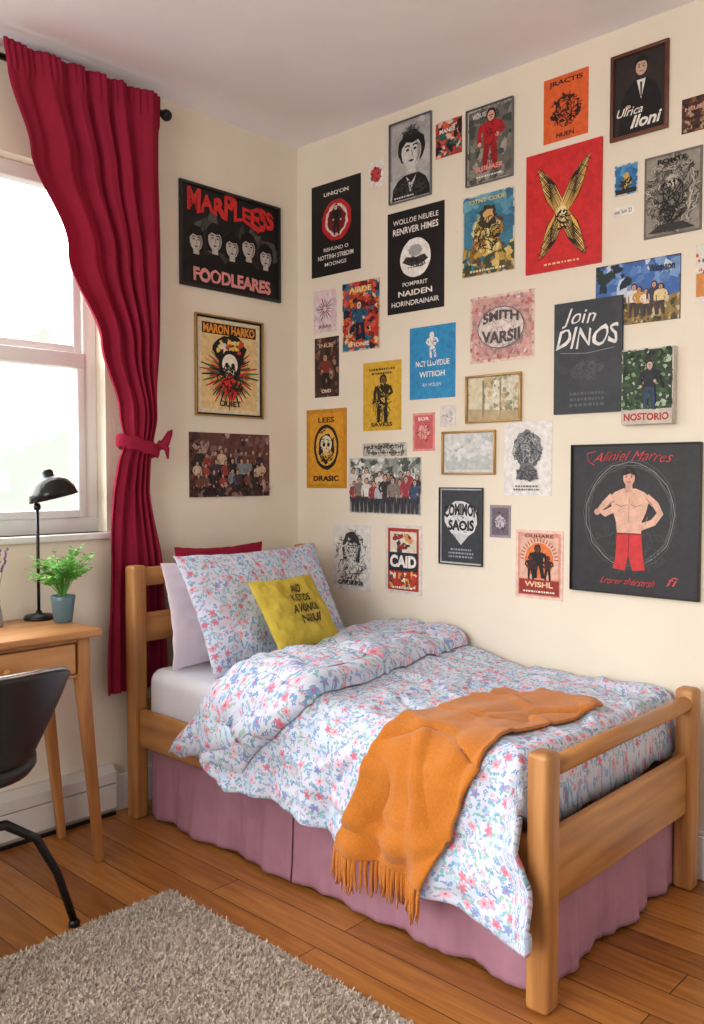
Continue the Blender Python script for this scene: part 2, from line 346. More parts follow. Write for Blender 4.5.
def A_P5(a): a.blobs(90,[(190,50,44),(220,190,170),(40,90,80),(30,26,28),(210,90,60)],size=(.04,.12),seed=5); a.text("MANEE",.16,.66,.76,.78,WH,.03)
def A_P6(a):
    a.rect(.04,.03,.96,.97,(104,104,98)); a.blobs(90,[(84,86,80),(124,122,112),(140,136,126),(70,74,70),(160,156,144)],size=(.03,.09),seed=8); a.person(.5,.14,.92,(214,160,140),(176,26,34),(150,22,30),(30,20,20),1.35)
    a.scrib(16,(110,12,20),.5,.5,.16,.3,.014,4); a.text("VOUE",.12,.87,.42,.93,(210,210,200),.02); a.text("IRSINAER",.2,.16,.8,.23,(222,150,140),.04); a.lines(1,.2,.07,.8,.11,WH)
def A_P7(a):
    a.rect(.03,.02,.97,.98,(64,130,158)); a.blobs(40,[(110,170,190),(60,110,140),(90,150,176)],(0,.5,1,1),(.04,.12),4); a.blobs(130,[(196,160,70),(150,110,50),(90,80,60),(60,80,60),(220,190,110)],(.0,.0,1,.34),(.03,.07),5)
    a.blobs(60,[(206,180,80),(170,120,50),(110,70,40),(226,206,140)],(.26,.3,.74,.66),(.03,.08),11); a.ell(.5,.70,.17,(60,56,50),jag=.25); a.ell(.52,.72,.10,(214,170,110),jag=.2); a.scrib(50,(40,40,36),.5,.5,.26,.24,.014,5); a.text("OTNT COUE",.16,.89,.84,.94,(230,210,120),.02); a.lines(1,.15,.03,.85,.08,(230,220,180))
def A_P8(a): a.text("JRACTIS",.12,.84,.88,.94,(40,24,20),.03); a.ell(.5,.46,.3,(60,30,22),sy=.85,jag=.25); a.ell(.5,.46,.25,(226,96,40),sy=.8,jag=.3); a.scrib(80,(40,24,20),.5,.46,.34,.26,.016,9); a.text("NUEN",.3,.05,.7,.12,(60,30,20),.02)
def A_P9(a):
    a.rect(.02,.02,.98,.98,(44,37,36)); a.poly([(.12,.02),(.16,.40),(.26,.56),(.42,.65),(.66,.65),(.80,.56),(.88,.4),(.92,.02)],(18,16,18)); a.poly([(.45,.65),(.53,.42),(.61,.65)],(225,222,218)); a.poly([(.51,.62),(.55,.62),(.54,.45),(.52,.45)],BK); a.ell(.53,.83,.125,(24,18,18),sy=1.2,jag=.05); a.ell(.53,.79,.10,(200,164,144),sy=1.3)
    for q in(-1,1): a.ell(.53+q*.04,.80,.014,BK,n=8); a.stroke([(.53+q*.02,.825),(.53+q*.065,.825)],.012,BK)
    a.stroke([(.50,.745),(.56,.745)],.012,(120,60,56)); a.poly([(.43,.83),(.46,.89),(.6,.89),(.63,.83),(.58,.86),(.48,.86)],(24,18,18)); a.ell(.30,.36,.05,(200,164,144),sy=.7)
    a.text("Ulrica",.10,.26,.58,.36,WH,.01,slant=.5); a.text("Iloni",.38,.09,.88,.24,WH,.03,slant=.5)
def A_P10(a): a.blobs(80,[(90,50,40),(50,30,28),(140,90,60),(180,150,120)],size=(.03,.1),seed=3); a.text("HEUS",.15,.62,.85,.74,(210,160,140),.03)
def A_P12(a): a.rect(.05,.05,.95,.95,(52,120,176)); a.blobs(30,[(90,150,196),(40,100,150)],size=(.05,.12),seed=3); a.ell(.5,.4,.26,(50,50,40),jag=.3); a.ell(.5,.62,.12,(190,160,90),jag=.3); a.scrib(14,(210,180,90),.5,.45,.25,.25,.03,4); a.rect(.05,.05,.95,.2,(44,40,36))
def A_P13(a): a.rect(.04,.03,.96,.97,(150,144,134)); a.scrib(260,(80,76,72),.5,.5,.47,.47,.012,4); a.scrib(80,(196,190,178),.5,.5,.47,.47,.012,14); a.ell(.5,.5,.22,(120,114,106),jag=.3); a.skull(.5,.64,.10,(186,180,168),BK); a.scrib(120,(34,32,32),.5,.42,.26,.26,.016,7,5); a.poly([(.1,.05),(.9,.05),(.7,.14),(.3,.14)],(50,48,46)); a.text("ROMTE",.25,.87,.75,.93,(40,38,38),.04)
def A_P14(a): a.text("wei 'son 22",.08,.25,.92,.75,GR,.02)
def A_P15(a):
    a.rect(.01,.02,.99,.98,(66,108,176)); a.blobs(40,[(200,212,226),(120,156,204),(90,130,190)],(0,.5,1,1),(.02,.07),5); a.blobs(14,[(30,44,60),(40,54,50)],(0,.6,.4,1),(.02,.07),8); a.poly([(0,0),(1,0),(1,.42),(.8,.36),(.6,.46),(.4,.36),(.2,.44),(0,.4)],(150,124,76)); a.blobs(140,[(60,70,40),(190,160,100),(120,96,60),(210,196,160),(90,80,50)],(0,0,1,.4),(.01,.03),6)
    for i,(u,c) in enumerate(((.46,(230,224,214)),(.54,(190,140,60)),(.62,(226,210,190)),(.70,(60,60,80)),(.78,(226,206,150)))): a.person(u,.10,.62-.05*(i%3),(206,160,130),c,(70,60,60),(50,34,26),1.2)
    a.text("Wos-son",.64,.78,.94,.90,(44,50,70),.03)
def A_P16(a): a.rect(.05,.1,.95,.5,(214,140,70)); a.blobs(14,[(60,100,150),(200,90,60)],(0,.5,1,.9),(.05,.15),3)
def A_P17(a):
    a.blobs(26,[(54,58,64),(60,64,70)],size=(.1,.25),seed=2); a.text("Join",.16,.76,.62,.93,(226,226,222),.0,slant=.5,jit=.035); a.text("DINOS",.06,.57,.94,.75,(232,232,228),.008,slant=.25,jit=.045,arch=.01); a.stroke([(.1,.55),(.5,.53),(.9,.56)],.006,(170,170,170)); a.scrib(40,(84,88,94),.5,.38,.25,.08,.008,6); a.lines(3,.2,.05,.8,.2,(90,94,100),5)
def A_P18(a):
    a.rect(.02,.2,.98,.98,(46,66,48)); a.blobs(220,[(70,100,60),(36,50,38),(120,150,100),(170,186,160),(30,34,30),(56,84,50)],(0,.2,1,1),(.015,.05),7); a.person(.55,.2,.82,(200,170,150),(30,34,40),(40,60,90),(40,30,24),1.2); a.rect(.0,.0,1,.19,(196,188,176)); a.text("NOSTORIO",.06,.05,.94,.15,(170,50,40),.04)
def A_P19(a):
    a.rect(.03,.04,.97,.96,(214,164,158)); a.blobs(200,[(226,190,184),(196,120,116),(206,150,146),(170,140,138),(230,206,198)],size=(.01,.03),seed=3); a.ell(.5,.5,.36,(226,214,206),sy=.75,jag=.05); a.scrib(90,(170,156,156),.5,.5,.46,.44,.007,4); a.ring(.5,.5,.36,.012,(110,100,102),.75); a.text("SMITH",.22,.55,.78,.70,(90,80,84),.04,arch=.06); a.text("VARSII",.2,.30,.8,.48,(90,80,84),.045,arch=-.03)
def A_P20(a):
    a.person(.52,.56,.90,WH,WH,WH,WH,1.5); a.scrib(16,(44,142,196),.52,.7,.12,.12,.014,4,4); a.text("NCY LLOYDUE",.14,.45,.88,.53,WH,.02); a.text("WITIIOH",.22,.30,.78,.38,WH,.02); a.text("RH HOUEN",.3,.17,.7,.22,(200,220,236),.01); a.blobs(10,[(50,130,190)],size=(.02,.06),seed=3)
def A_P21(a):
    a.lines(2,.15,.80,.85,.92,(60,50,30),2); a.person(.5,.12,.78,(120,90,40),(46,38,24),(30,26,22),(24,22,20),1.4); a.scrib(50,(50,40,24),.5,.40,.24,.26,.014,3); a.scrib(16,(230,196,90),.5,.5,.1,.2,.014,5,4); a.text("SAVESS",.22,.06,.78,.12,(40,34,22),.03)
def A_P22(a):
    a.rect(.03,.03,.97,.97,(190,70,50)); a.blobs(170,[(200,60,44),(230,130,60),(50,110,140),(30,40,60),(226,196,150),(220,90,70),(120,40,40)],size=(.03,.08),seed=12); a.person(.5,.15,.7,(220,180,140),(40,90,120),(30,30,50),(30,20,20),1.5); a.scrib(30,(30,24,30),.5,.5,.4,.4,.014,5); a.text("AIRDE",.2,.84,.8,.92,(236,210,150),.04); a.text("HONIE",.26,.06,.74,.12,(236,220,190),.03)
def A_P23(a):
    a.blobs(40,[(230,206,206),(214,190,196)],size=(.05,.14),seed=3)
    for t in range(16): a.stroke([(.5+.08*math.cos(t*.39),.55+.08*math.sin(t*.39)/a.k),(.5+(.25+.12*(t%3)/2)*math.cos(t*.39),.55+(.25+.12*(t%3)/2)*math.sin(t*.39)/a.k)],.03,[(180,80,100),(110,110,140),(60,60,80)][t%3])
    a.text("RARII",.25,.1,.75,.18,(120,60,70),.02)
def A_P24(a): a.blobs(90,[(70,50,44),(120,80,60),(40,36,40),(160,120,90),(90,40,36)],size=(.03,.1),seed=6); a.person(.5,.15,.7,(190,150,120),(120,50,40),(30,26,26),(30,24,20),1.5); a.text("INUE",.2,.83,.8,.9,(200,180,150),.03); a.text("OND",.3,.07,.7,.13,(226,210,190),.04)
def A_P25(a):
    a.rect(.08,.05,.92,.95,(216,152,38)); a.text("LEES",.3,.83,.7,.90,(50,34,18),.03); a.ell(.5,.52,.31,BK,sy=1.3,jag=.02); a.ell(.5,.52,.26,(222,170,70),sy=1.3,jag=.02); a.ell(.5,.50,.2,BK,sy=1.3,jag=.1); a.skull(.5,.55,.14,(230,220,190),BK); a.scrib(30,(222,170,70),.5,.42,.16,.1,.014,4,4); a.scrib(26,BK,.5,.5,.28,.26,.014,14,4); a.text("DRASIC",.18,.09,.82,.16,(40,30,16),.04)
def A_P26(a):
    a.rect(.01,.02,.99,.98,(150,156,150)); a.blobs(220,[(110,122,112),(180,186,180),(80,88,84),(206,206,200),(230,230,226),(140,146,150)],(0,.25,1,1),(.012,.04),4)
    R=random.Random(8)
    for r_ in range(2):
        for i in range(10): a.person(.07+i*.095+R.uniform(-.02,.02),.20-.18*r_,.74-.12*r_+R.uniform(-.06,.08),(206,170,150),R.choice([(160,60,70),(220,220,214),(60,80,110),(130,120,114),(50,50,54),(190,196,200)]),(60,60,70),(60,44,36),1.1)
def A_P26b(a): a.blobs(60,[(180,180,170),(120,120,112),(210,206,196)],size=(.02,.05),seed=2); a.text("HAS RUN OOTHY",.04,.55,.96,.85,(40,36,36),.03); a.lines(1,.1,.15,.9,.4,(70,66,66))
def A_P27(a): a.rect(.08,.06,.92,.94,(206,100,100)); a.ell(.5,.5,.25,(226,160,150),jag=.2); a.scrib(24,(120,40,44),.5,.5,.3,.3,.02,2); a.text("SOR",.25,.8,.75,.89,WH,.03)
def A_P28(a): a.scrib(22,(140,136,140),.5,.5,.35,.35,.025,2)
def A_P29(a):
    a.rect(0,0,1,1,(222,216,196)); a.blobs(160,[(170,176,140),(206,200,166),(150,146,116),(236,232,214),(200,176,130)],size=(.012,.045),seed=5); a.rect(.05,.05,.3,.95,(214,206,176)); a.poly([(0,0),(1,0),(1,.2),(0,.3)],(186,168,130)); a.rect(.3,.1,.33,.9,(150,130,100)); a.rect(.62,.1,.64,.9,(160,146,116))
def A_P30(a): a.rect(.0,.0,1,1,(214,216,214)); a.poly([(.06,.3),(.3,.42),(.5,.36),(.7,.46),(.94,.34),(.94,.1),(.06,.1)],(190,196,194)); a.blobs(50,[(200,204,204),(224,226,226),(180,190,186)],(.04,.15,.96,.9),(.02,.06),3)
def A_P31(a):
    a.ell(.5,.62,.30,(136,140,144),sy=1.15,jag=.12); a.scrib(170,(70,74,78),.5,.62,.32,.24,.010,3,5); a.scrib(50,(200,202,204),.5,.62,.28,.2,.008,13,5); a.poly([(.38,.44),(.62,.44),(.74,.22),(.26,.22)],(120,122,126)); a.scrib(50,(70,72,76),.5,.3,.22,.1,.012,5); a.lines(2,.2,.06,.8,.15,GR,3)
def A_P32(a):
    for r,c in ((.33,(110,112,112)),(.345,(150,152,150)),(.32,(90,92,92)),(.36,(84,86,88))): a.ring(.47,.53,r,.004,c,1.12,.05)
    a.scrib(60,(64,66,68),.47,.3,.3,.16,.005,4)
    pk=(206,158,140); top=(218,176,154); dk=(156,108,92); f=lambda x,y:(.47+x*1.12,y)
    a.poly([f(-.085,.33),f(-.09,.24),f(-.11,.17),f(-.02,.16),f(0,.27),f(.03,.16),f(.12,.17),f(.10,.27),f(.09,.42),f(-.08,.42)],(196,50,54))
    a.stroke([f(0,.27),f(.005,.40)],.007,(130,26,32)); a.stroke([f(-.08,.405),f(.088,.405)],.014,(140,30,34))
    a.poly([f(-.135,.645),f(-.10,.68),f(-.04,.705),f(.05,.705),f(.11,.68),f(.145,.645),f(.12,.55),f(.092,.49),f(.088,.41),f(-.08,.41),f(-.09,.49),f(-.115,.56)],top)
    a.stroke([f(-.115,.655),f(-.17,.60),f(-.21,.555),f(-.17,.535),f(-.09,.575)],.05,top); a.stroke([f(.12,.655),f(.185,.60),f(.215,.545),f(.17,.485),f(.09,.455)],.05,top); a.ell(*f(-.225,.545),.024,pk); a.ell(*f(.085,.45),.024,pk)
    a.stroke([f(-.16,.575),f(-.12,.61),f(-.1,.62)],.006,dk); a.stroke([f(.12,.64),f(.16,.6)],.006,dk); a.stroke([f(.13,.52),f(.115,.47)],.006,dk)
    a.stroke([f(0,.68),f(0,.735)],.055,pk); a.ell(*f(-.003,.79),.058,(40,28,24),sy=1.2,jag=.08); a.ell(*f(0,.775),.046,pk,sy=1.25); a.poly([f(-.045,.79),f(-.03,.825),f(.03,.825),f(.045,.79),f(.01,.805)],(40,28,24))
    for q in(-1,1): a.ell(*f(q*.018,.782),.006,BK,n=8); a.stroke([f(q*.008,.795),f(q*.03,.795)],.004,BK)
    a.stroke([f(-.014,.748),f(.014,.748)],.006,(150,50,50)); a.stroke([f(.0,.775),f(.006,.762)],.004,dk); a.stroke([f(.002,.48),f(.003,.64)],.004,dk); a.stroke([f(-.09,.60),f(-.05,.585),f(-.01,.60)],.005,dk); a.stroke([f(.09,.60),f(.05,.585),f(.015,.60)],.005,dk)
    a.text("Aliniel Marres",.20,.88,.80,.945,(200,60,62),-.01,arch=.01,slant=.7,jit=.03); a.text("Lrorer therstrsh",.26,.065,.68,.11,(200,64,64),-.005,slant=.7,jit=.03); a.text("fi",.78,.08,.84,.14,(210,80,76),.0,slant=.7)
    a.stroke([(.19,.86),(.14,.89),(.13,.94),(.2,.955)],.006,(200,60,62))
def A_P33(a):
    a.rect(.04,.03,.96,.97,(52,56,62)); a.ell(.5,.6,.38,(214,216,220),sy=.9,jag=.06); a.text("COMIMON",.1,.60,.9,.76,BK,.05,arch=.04); a.text("SAOIS",.2,.44,.8,.58,BK,.05); a.poly([(.3,.4),(.7,.4),(.5,.26)],(200,204,208)); a.scrib(20,(60,60,66),.5,.5,.3,.2,.012,3,4); a.lines(3,.2,.08,.8,.22,(150,156,164),4)
def A_P34(a): a.rect(.1,.08,.9,.92,(110,96,110)); a.ell(.5,.5,.25,(190,180,190),jag=.2); a.scrib(22,BK,.5,.5,.3,.3,.02,3)
def A_P35(a):
    a.rect(.05,.04,.95,.96,(216,150,130)); a.rect(.1,.3,.9,.9,(222,180,160)); a.ell(.5,.56,.30,(224,120,60),sy=1.1)
    for i in range(18):
        t=pi*i/17; a.stroke([(.5+.32*math.cos(t),.58+.32*math.sin(t)/a.k),(.5+.4*math.cos(t),.58+.4*math.sin(t)/a.k)],.02,(170,70,50))
    a.person(.5,.3,.76,(90,50,44),BK,BK,BK,1.7); a.person(.33,.28,.62,(90,50,44),(60,30,30),BK,BK,1.4); a.person(.68,.28,.62,(90,50,44),(60,30,30),BK,BK,1.4)
    a.rect(.08,.06,.92,.28,(150,50,44)); a.text("WISHL",.2,.17,.8,.25,(236,200,160),.03); a.lines(1,.15,.08,.85,.13,WH); a.text("OUHARE",.2,.89,.8,.94,(90,40,40),.02)
def A_P36(a): a.face(.5,.62,.18,(224,224,220),(60,60,62)); a.scrib(140,(56,56,58),.5,.5,.42,.42,.011,4); a.scrib(30,(224,224,220),.5,.5,.3,.3,.012,9); a.text("GNORINR",.15,.07,.85,.14,(50,50,50),.03)
def A_P37(a):
    a.rect(.08,.05,.92,.95,(170,50,40)); a.rect(.14,.55,.86,.9,(226,214,196)); a.blobs(30,[(150,40,36),(60,60,70),(214,150,90)],(.25,.62,.75,.86),(.03,.07),4); a.rect(.1,.33,.9,.6,(36,40,50)); a.text("CAID",.14,.38,.86,.56,(236,232,224),.05); a.blobs(60,[(226,160,70),(236,220,190),(50,90,90),(196,60,50)],(.15,.1,.85,.3),(.02,.05),3); a.lines(1,.2,.06,.8,.12,WH)
frame_m={'black':mat("black_frame",(28,26,26),.4),'darkwood':wood("dark_wood_frame",(72,36,24),(110,58,36),0),'gold':mat("gold_frame",(176,140,84),.35,metal=.5),'thin':mat("thin_black_frame",(40,38,36),.4),'silver':mat("grey_frame",(110,112,116),.4,metal=.4)}
# measured wall rectangles in millimetres: centre along wall, centre height, width, height
PL=[
('W',(-380,2245,530,408),BK,A_W1,('black',.012),"black framed band poster with red lettering and five faces"),
('W',(-396,1729,360,412),(30,28,26),A_W2,('gold',.006),"slim framed poster with skull and red and green feathers"),
('W',(-392,1320,431,266),(98,64,60),A_W3,None,"maroon group photo print of many small people"),
('P',(-240,2347,295,397),BK,A_P1,None,"black poster with red disc and white lettering"),
('P',(-474,2518,83,106),WH,A_P2,None,"tiny white card with round red sketch"),
('P',(-657,2534,214,319),(150,150,148),A_P3,('silver',.004),"black and white portrait of a dark-haired person"),
('P',(-682,2136,289,408),BK,A_P4,None,"black poster with white disc and white lettering"),
('P',(-845,2570,124,136),(170,60,50),A_P5,None,"small red and teal collage card"),
('P',(-1034,2501,205,280),(190,186,176),A_P6,('silver',.004),"grey poster with figure in red clothes"),
('P',(-1029,2174,231,299),(210,206,190),A_P7,None,"blue and yellow illustrated poster"),
('P',(-1345,2546,171,220),(222,98,44),A_P8,None,"orange poster with black ink drawing"),
('P',(-1612,2516,190,270),(40,34,34),A_P9,('darkwood',.012),"dark wood framed portrait of person in black suit"),
('P',(-1790,2397,75,106),(70,42,36),A_P10,None,"small dark brown print"),
('P',(-1341,2200,290,415),(206,40,42),wingx,None,"large red poster with crossed golden wings"),
('P',(-1570,2248,80,101),(200,206,206),A_P12,None,"small blue print with dark figure"),
('P',(-1727,2168,187,259),(110,104,98),A_P13,None,"grey poster covered in black pen drawing"),
('P',(-1561,2147,74,29),WH,A_P14,None,"tiny white paper caption strip"),
('P',(-1612,1875,291,204),(60,60,60),A_P15,None,"landscape photo of people under blue sky"),
('P',(-1826,1903,43,180),(226,222,212),A_P16,None,"white and orange card"),
('P',(-1441,1681,253,383),(57,61,67),A_P17,None,"slate chalkboard-style sign with white lettering"),
('P',(-1664,1564,172,244),(206,200,190),A_P18,None,"thick canvas block with person in green forest"),
('P',(-1090,1821,278,247),(226,206,196),A_P19,None,"pink lace-patterned print with grey lettering"),
('P',(-769,1722,226,285),(44,142,196),A_P20,None,"bright blue poster with white figure and lettering"),
('P',(-507,1605,209,285),(214,172,54),A_P21,None,"yellow poster with dark figure"),
('P',(-389,1950,212,291),(200,190,180),A_P22,None,"red, orange and blue collage poster"),
('P',(-176,1996,142,185),(224,212,214),A_P23,None,"small pale pink card with starburst"),
('P',(-185,1751,148,260),(50,42,42),A_P24,None,"small dark brown poster with figure"),
('P',(-182,1394,248,348),(196,136,36),A_P25,None,"amber poster with black oval skull emblem"),
('P',(-520,1233,393,234),(200,198,190),A_P26,None,"wide group photo print of a crowd"),
('P',(-521,1383,241,56),(204,200,190),A_P26b,None,"narrow paper strip with dark lettering"),
('P',(-728,1449,111,151),(226,150,146),A_P27,None,"small coral pink card"),
('P',(-847,1508,77,83),(222,216,212),A_P28,None,"tiny white sketch card"),
('P',(-1058,1563,240,173),(222,216,196),A_P29,('gold',.008),"gold framed pale landscape photo"),
('P',(-946,1363,243,162),(206,208,206),A_P30,('gold',.008),"thin gold framed misty landscape"),
('P',(-1206,1337,198,267),(230,228,224),A_P31,None,"white poster with grey drawn bust"),
('P',(-1612,1131,446,499),(46,47,52),A_P32,('thin',.004),"large black poster of person in red trousers"),
('P',(-913,1080,204,297),(186,190,196),A_P33,('thin',.004),"slate grey poster with bold black lettering"),
('P',(-1091,1106,92,121),(150,140,148),A_P34,None,"small mauve grey card"),
('P',(-1257,956,194,247),(232,200,186),A_P35,None,"pink and orange poster with dark figures under arch"),
('P',(-334,924,219,281),(226,224,218),A_P36,None,"white poster with black ink portrait"),
('P',(-624,933,194,283),(222,214,204),A_P37,None,"red poster with cream lettering on dark band"),
]
RP=Matrix(((0,0,-1),(-1,0,0),(0,1,0))); RW=Matrix(((1,0,0),(0,0,-1),(0,1,0)))
for w_,c,bg,fn,fr,lab in PL:
    cx,cz,w,h=[q/1000 for q in c]
    th=.03 if fn is A_P18 else (.010 if fn in (A_P32,A_P17,wingx) else .002)
    a=Art(w,h,th,bg); fn(a)
    rot=RP if w_=='P' else RW
    loc=(0,cx,cz) if w_=='P' else (cx,0,cz)
    Mx=rot.to_4x4(); Mx.translation=Vector(loc)
    name="framed_picture" if fr else "poster"
    if fr:
        e=empty(name,loc); e.matrix_world=Mx
        pr=a.mb.obj("print",a.mats,origin=(0,0,0)); pr.parent=e
        fwid=fr[1]; mb=MB(); D=a.z+.008
        mb.box(-w/2-fwid*.3,w/2+fwid*.3,h/2-fwid*.7,h/2+fwid*.3,0,D); mb.box(-w/2-fwid*.3,w/2+fwid*.3,-h/2-fwid*.3,-h/2+fwid*.7,0,D)
        mb.box(-w/2-fwid*.3,-w/2+fwid*.7,-h/2+fwid*.7,h/2-fwid*.7,0,D); mb.box(w/2-fwid*.7,w/2+fwid*.3,-h/2+fwid*.7,h/2-fwid*.7,0,D)
        fo=mb.obj("frame",frame_m[fr[0]],origin=(0,0,0)); fo.parent=e; bevel(fo,.0015,2)
        tag(e,lab,"framed picture","posters and pictures on the walls")
    else:
        o=a.mb.obj(name,a.mats,origin=(0,0,0)); o.matrix_world=Mx
        tag(o,lab,"poster","posters and pictures on the walls")
# ------------------------------------------------------------------ bed
WA,WB=(150,98,52),(200,144,84)
W1=wood("pine_grain_x",WA,WB,0); W2=wood("pine_grain_y",WA,WB,1); W3=wood("pine_grain_z",WA,WB,2)
bx,by0,by1=-.940,-.12,-1.838; bxr=-.09
bed=tag(empty("single_bed",(-.5,-.97,0)),"honey pine single bed frame with posts and rails","bed")
def post(x,y,h):
    m=MB(); m.box(x-.031,x+.031,y-.031,y+.031,0,h); o=m.obj("post",W3,parent=bed); bevel(o,.014,4); return o
post(bx,by0,.945); post(bxr,by0,.975); post(bx,by1,.625); post(bxr,by1,.625)
def bar(name,x0,x1,y0,y1,z0,z1,m_,bw=.008):
    m=MB(); m.box(x0,x1,y0,y1,z0,z1); return bevel(m.obj(name,m_,parent=bed),bw,3)
bar("headboard_rail",bx+.03,bxr-.03,by0-.014,by0+.014,.865,.935,W1); bar("headboard_slat",bx+.03,bxr-.03,by0-.011,by0+.011,.655,.765,W1); bar("headboard_panel",bx+.03,bxr-.03,by0-.011,by0+.011,.28,.44,W1)
m=MB(); m.tube([(bx+.02,by1,.578),(bxr-.02,by1,.578)],.024,16); m.obj("footboard_rail",W1,parent=bed,smooth=True)
bar("footboard_panel",bx+.03,bxr-.03,by1-.013,by1+.013,.24,.425,W1)
bar("side_rail",bx-.012,bx+.012,by1+.03,by0-.03,.275,.415,W2); bar("side_rail",bxr-.012,bxr+.012,by1+.03,by0-.03,.275,.415,W2)
m=MB()
for i in range(12): y=-.25-i*.13; m.box(bx+.012,bxr-.012,y-.03,y+.03,.335,.35)
m.obj("slat_base",W1,parent=bed)
sheet=mat("white_sheet_cotton",(226,226,234),.8,.03,8,bump=.12,bscale=30)
m=MB(); m.box(-.925,-.105,-1.73,-.155,.352,.565)
o=tag(m.obj("mattress",sheet),"white sheeted mattress on pine bed","mattress"); bevel(o,.05,6)
for vtx in o.data.vertices:
    if vtx.co.y<0 and vtx.co.z>.1: vtx.co.z-=.035
# floral fabric
def floral(name,base):
    m=bpy.data.materials.new(name); m.use_nodes=True; nt=m.node_tree; N=nt.nodes; L=nt.links; b=N['Principled BSDF']; b.inputs['Roughness'].default_value=.85; b.inputs['Specular IOR Level'].default_value=.2; b.inputs['Sheen Weight'].default_value=.05
    tc=N.new('ShaderNodeTexCoord'); cur=None
    def math_(op,a,c=None,d=None):
        n=N.new('ShaderNodeMath'); n.operation=op
        for i,x in enumerate((a,c,d)):
            if x is None: continue
            if isinstance(x,(int,float)): n.inputs[i].default_value=x
            else: L.new(x,n.inputs[i])
        return n.outputs[0]
    nn=N.new('ShaderNodeTexNoise'); nn.inputs['Scale'].default_value=3; L.new(tc.outputs['UV'],nn.inputs['Vector'])
    rp=N.new('ShaderNodeValToRGB'); rp.color_ramp.elements[0].color=lin(base); rp.color_ramp.elements[1].color=lin(tuple(min(255,x+8) for x in base)); L.new(nn.outputs['Fac'],rp.inputs[0]); cur=rp.outputs[0]
    wn=N.new('ShaderNodeTexNoise'); wn.inputs['Scale'].default_value=90; L.new(tc.outputs['UV'],wn.inputs['Vector'])
    wa=N.new('ShaderNodeVectorMath'); wa.operation='MULTIPLY_ADD'; wa.inputs[1].default_value=(.008,.008,0); L.new(wn.outputs['Color'],wa.inputs[0]); L.new(tc.outputs['UV'],wa.inputs[2])
    UVW=wa.outputs[0]
    def layer(cur,scale,pet,rad,depth,thr,pal,off,center):
        mp=N.new('ShaderNodeMapping'); mp.inputs['Scale'].default_value=(scale,scale,0); mp.inputs['Location'].default_value=(off,off*1.7,0); L.new(UVW,mp.inputs[0])
        vo=N.new('ShaderNodeTexVoronoi'); vo.voronoi_dimensions='2D'; vo.inputs['Scale'].default_value=1; vo.inputs['Randomness'].default_value=.85; L.new(mp.outputs[0],vo.inputs['Vector'])
        sb=N.new('ShaderNodeVectorMath'); sb.operation='SUBTRACT'; L.new(mp.outputs[0],sb.inputs[0]); L.new(vo.outputs['Position'],sb.inputs[1])
        sp=N.new('ShaderNodeSeparateXYZ'); L.new(sb.outputs[0],sp.inputs[0]); sc=N.new('ShaderNodeSeparateColor'); L.new(vo.outputs['Color'],sc.inputs[0])
        an=math_('ARCTAN2',sp.outputs[1],sp.outputs[0]); an=math_('MULTIPLY_ADD',sc.outputs[2],6.28,an); cs=math_('COSINE',math_('MULTIPLY',an,pet))
        rr=math_('MULTIPLY_ADD',cs,rad*depth,rad); mk=math_('LESS_THAN',vo.outputs['Distance'],rr); pr=math_('GREATER_THAN',sc.outputs[0],thr); mk=math_('MULTIPLY',mk,pr)
        cr=N.new('ShaderNodeValToRGB'); cr.color_ramp.interpolation='CONSTANT'; e=cr.color_ramp.elements; e[0].color=lin(pal[0]); e[1].position=1/len(pal); e[1].color=lin(pal[1])
        for i in range(2,len(pal)): k=e.new(i/len(pal)); k.color=lin(pal[i])
        L.new(sc.outputs[1],cr.inputs[0]); colr=cr.outputs[0]
        if center:
            c2=math_('LESS_THAN',vo.outputs['Distance'],rad*.33); mx=N.new('ShaderNodeMix'); mx.data_type='RGBA'; L.new(c2,mx.inputs[0]); L.new(colr,mx.inputs[6]); mx.inputs[7].default_value=lin(center); colr=mx.outputs[2]
        mx=N.new('ShaderNodeMix'); mx.data_type='RGBA'; L.new(mk,mx.inputs[0]); L.new(cur,mx.inputs[6]); L.new(colr,mx.inputs[7]); return mx.outputs[2]
    cur=layer(cur,17,6,.42,.18,.55,[(196,212,234),(206,220,236),(220,212,234)],5.1,None)
    cur=layer(cur,40,2,.24,.75,.2,[(140,190,198),(122,168,202),(160,196,184),(150,184,222)],3.3,None)
    cur=layer(cur,58,2,.20,.7,.4,[(134,170,210),(140,190,192),(180,166,204)],9.1,None)
    cur=layer(cur,44,5,.22,.3,.4,[(128,160,210),(220,166,186),(112,146,204),(160,190,226),(190,164,206)],6.2,(236,226,200))
    cur=layer(cur,26,5,.26,.28,.50,[(226,162,182),(214,134,156),(232,188,202),(130,160,212),(226,170,182)],1.7,(206,116,136))
    L.new(cur,b.inputs['Base Color'])
    n2=N.new('ShaderNodeTexNoise'); n2.inputs['Scale'].default_value=14; n2.inputs['Detail'].default_value=5; L.new(tc.outputs['UV'],n2.inputs['Vector']); bp=N.new('ShaderNodeBump'); bp.inputs['Strength'].default_value=.45; bp.inputs['Distance'].default_value=.018; L.new(n2.outputs['Fac'],bp.inputs['Height']); L.new(bp.outputs[0],b.inputs['Normal'])
    return m
flo=floral("floral_cotton",(208,214,232)); 
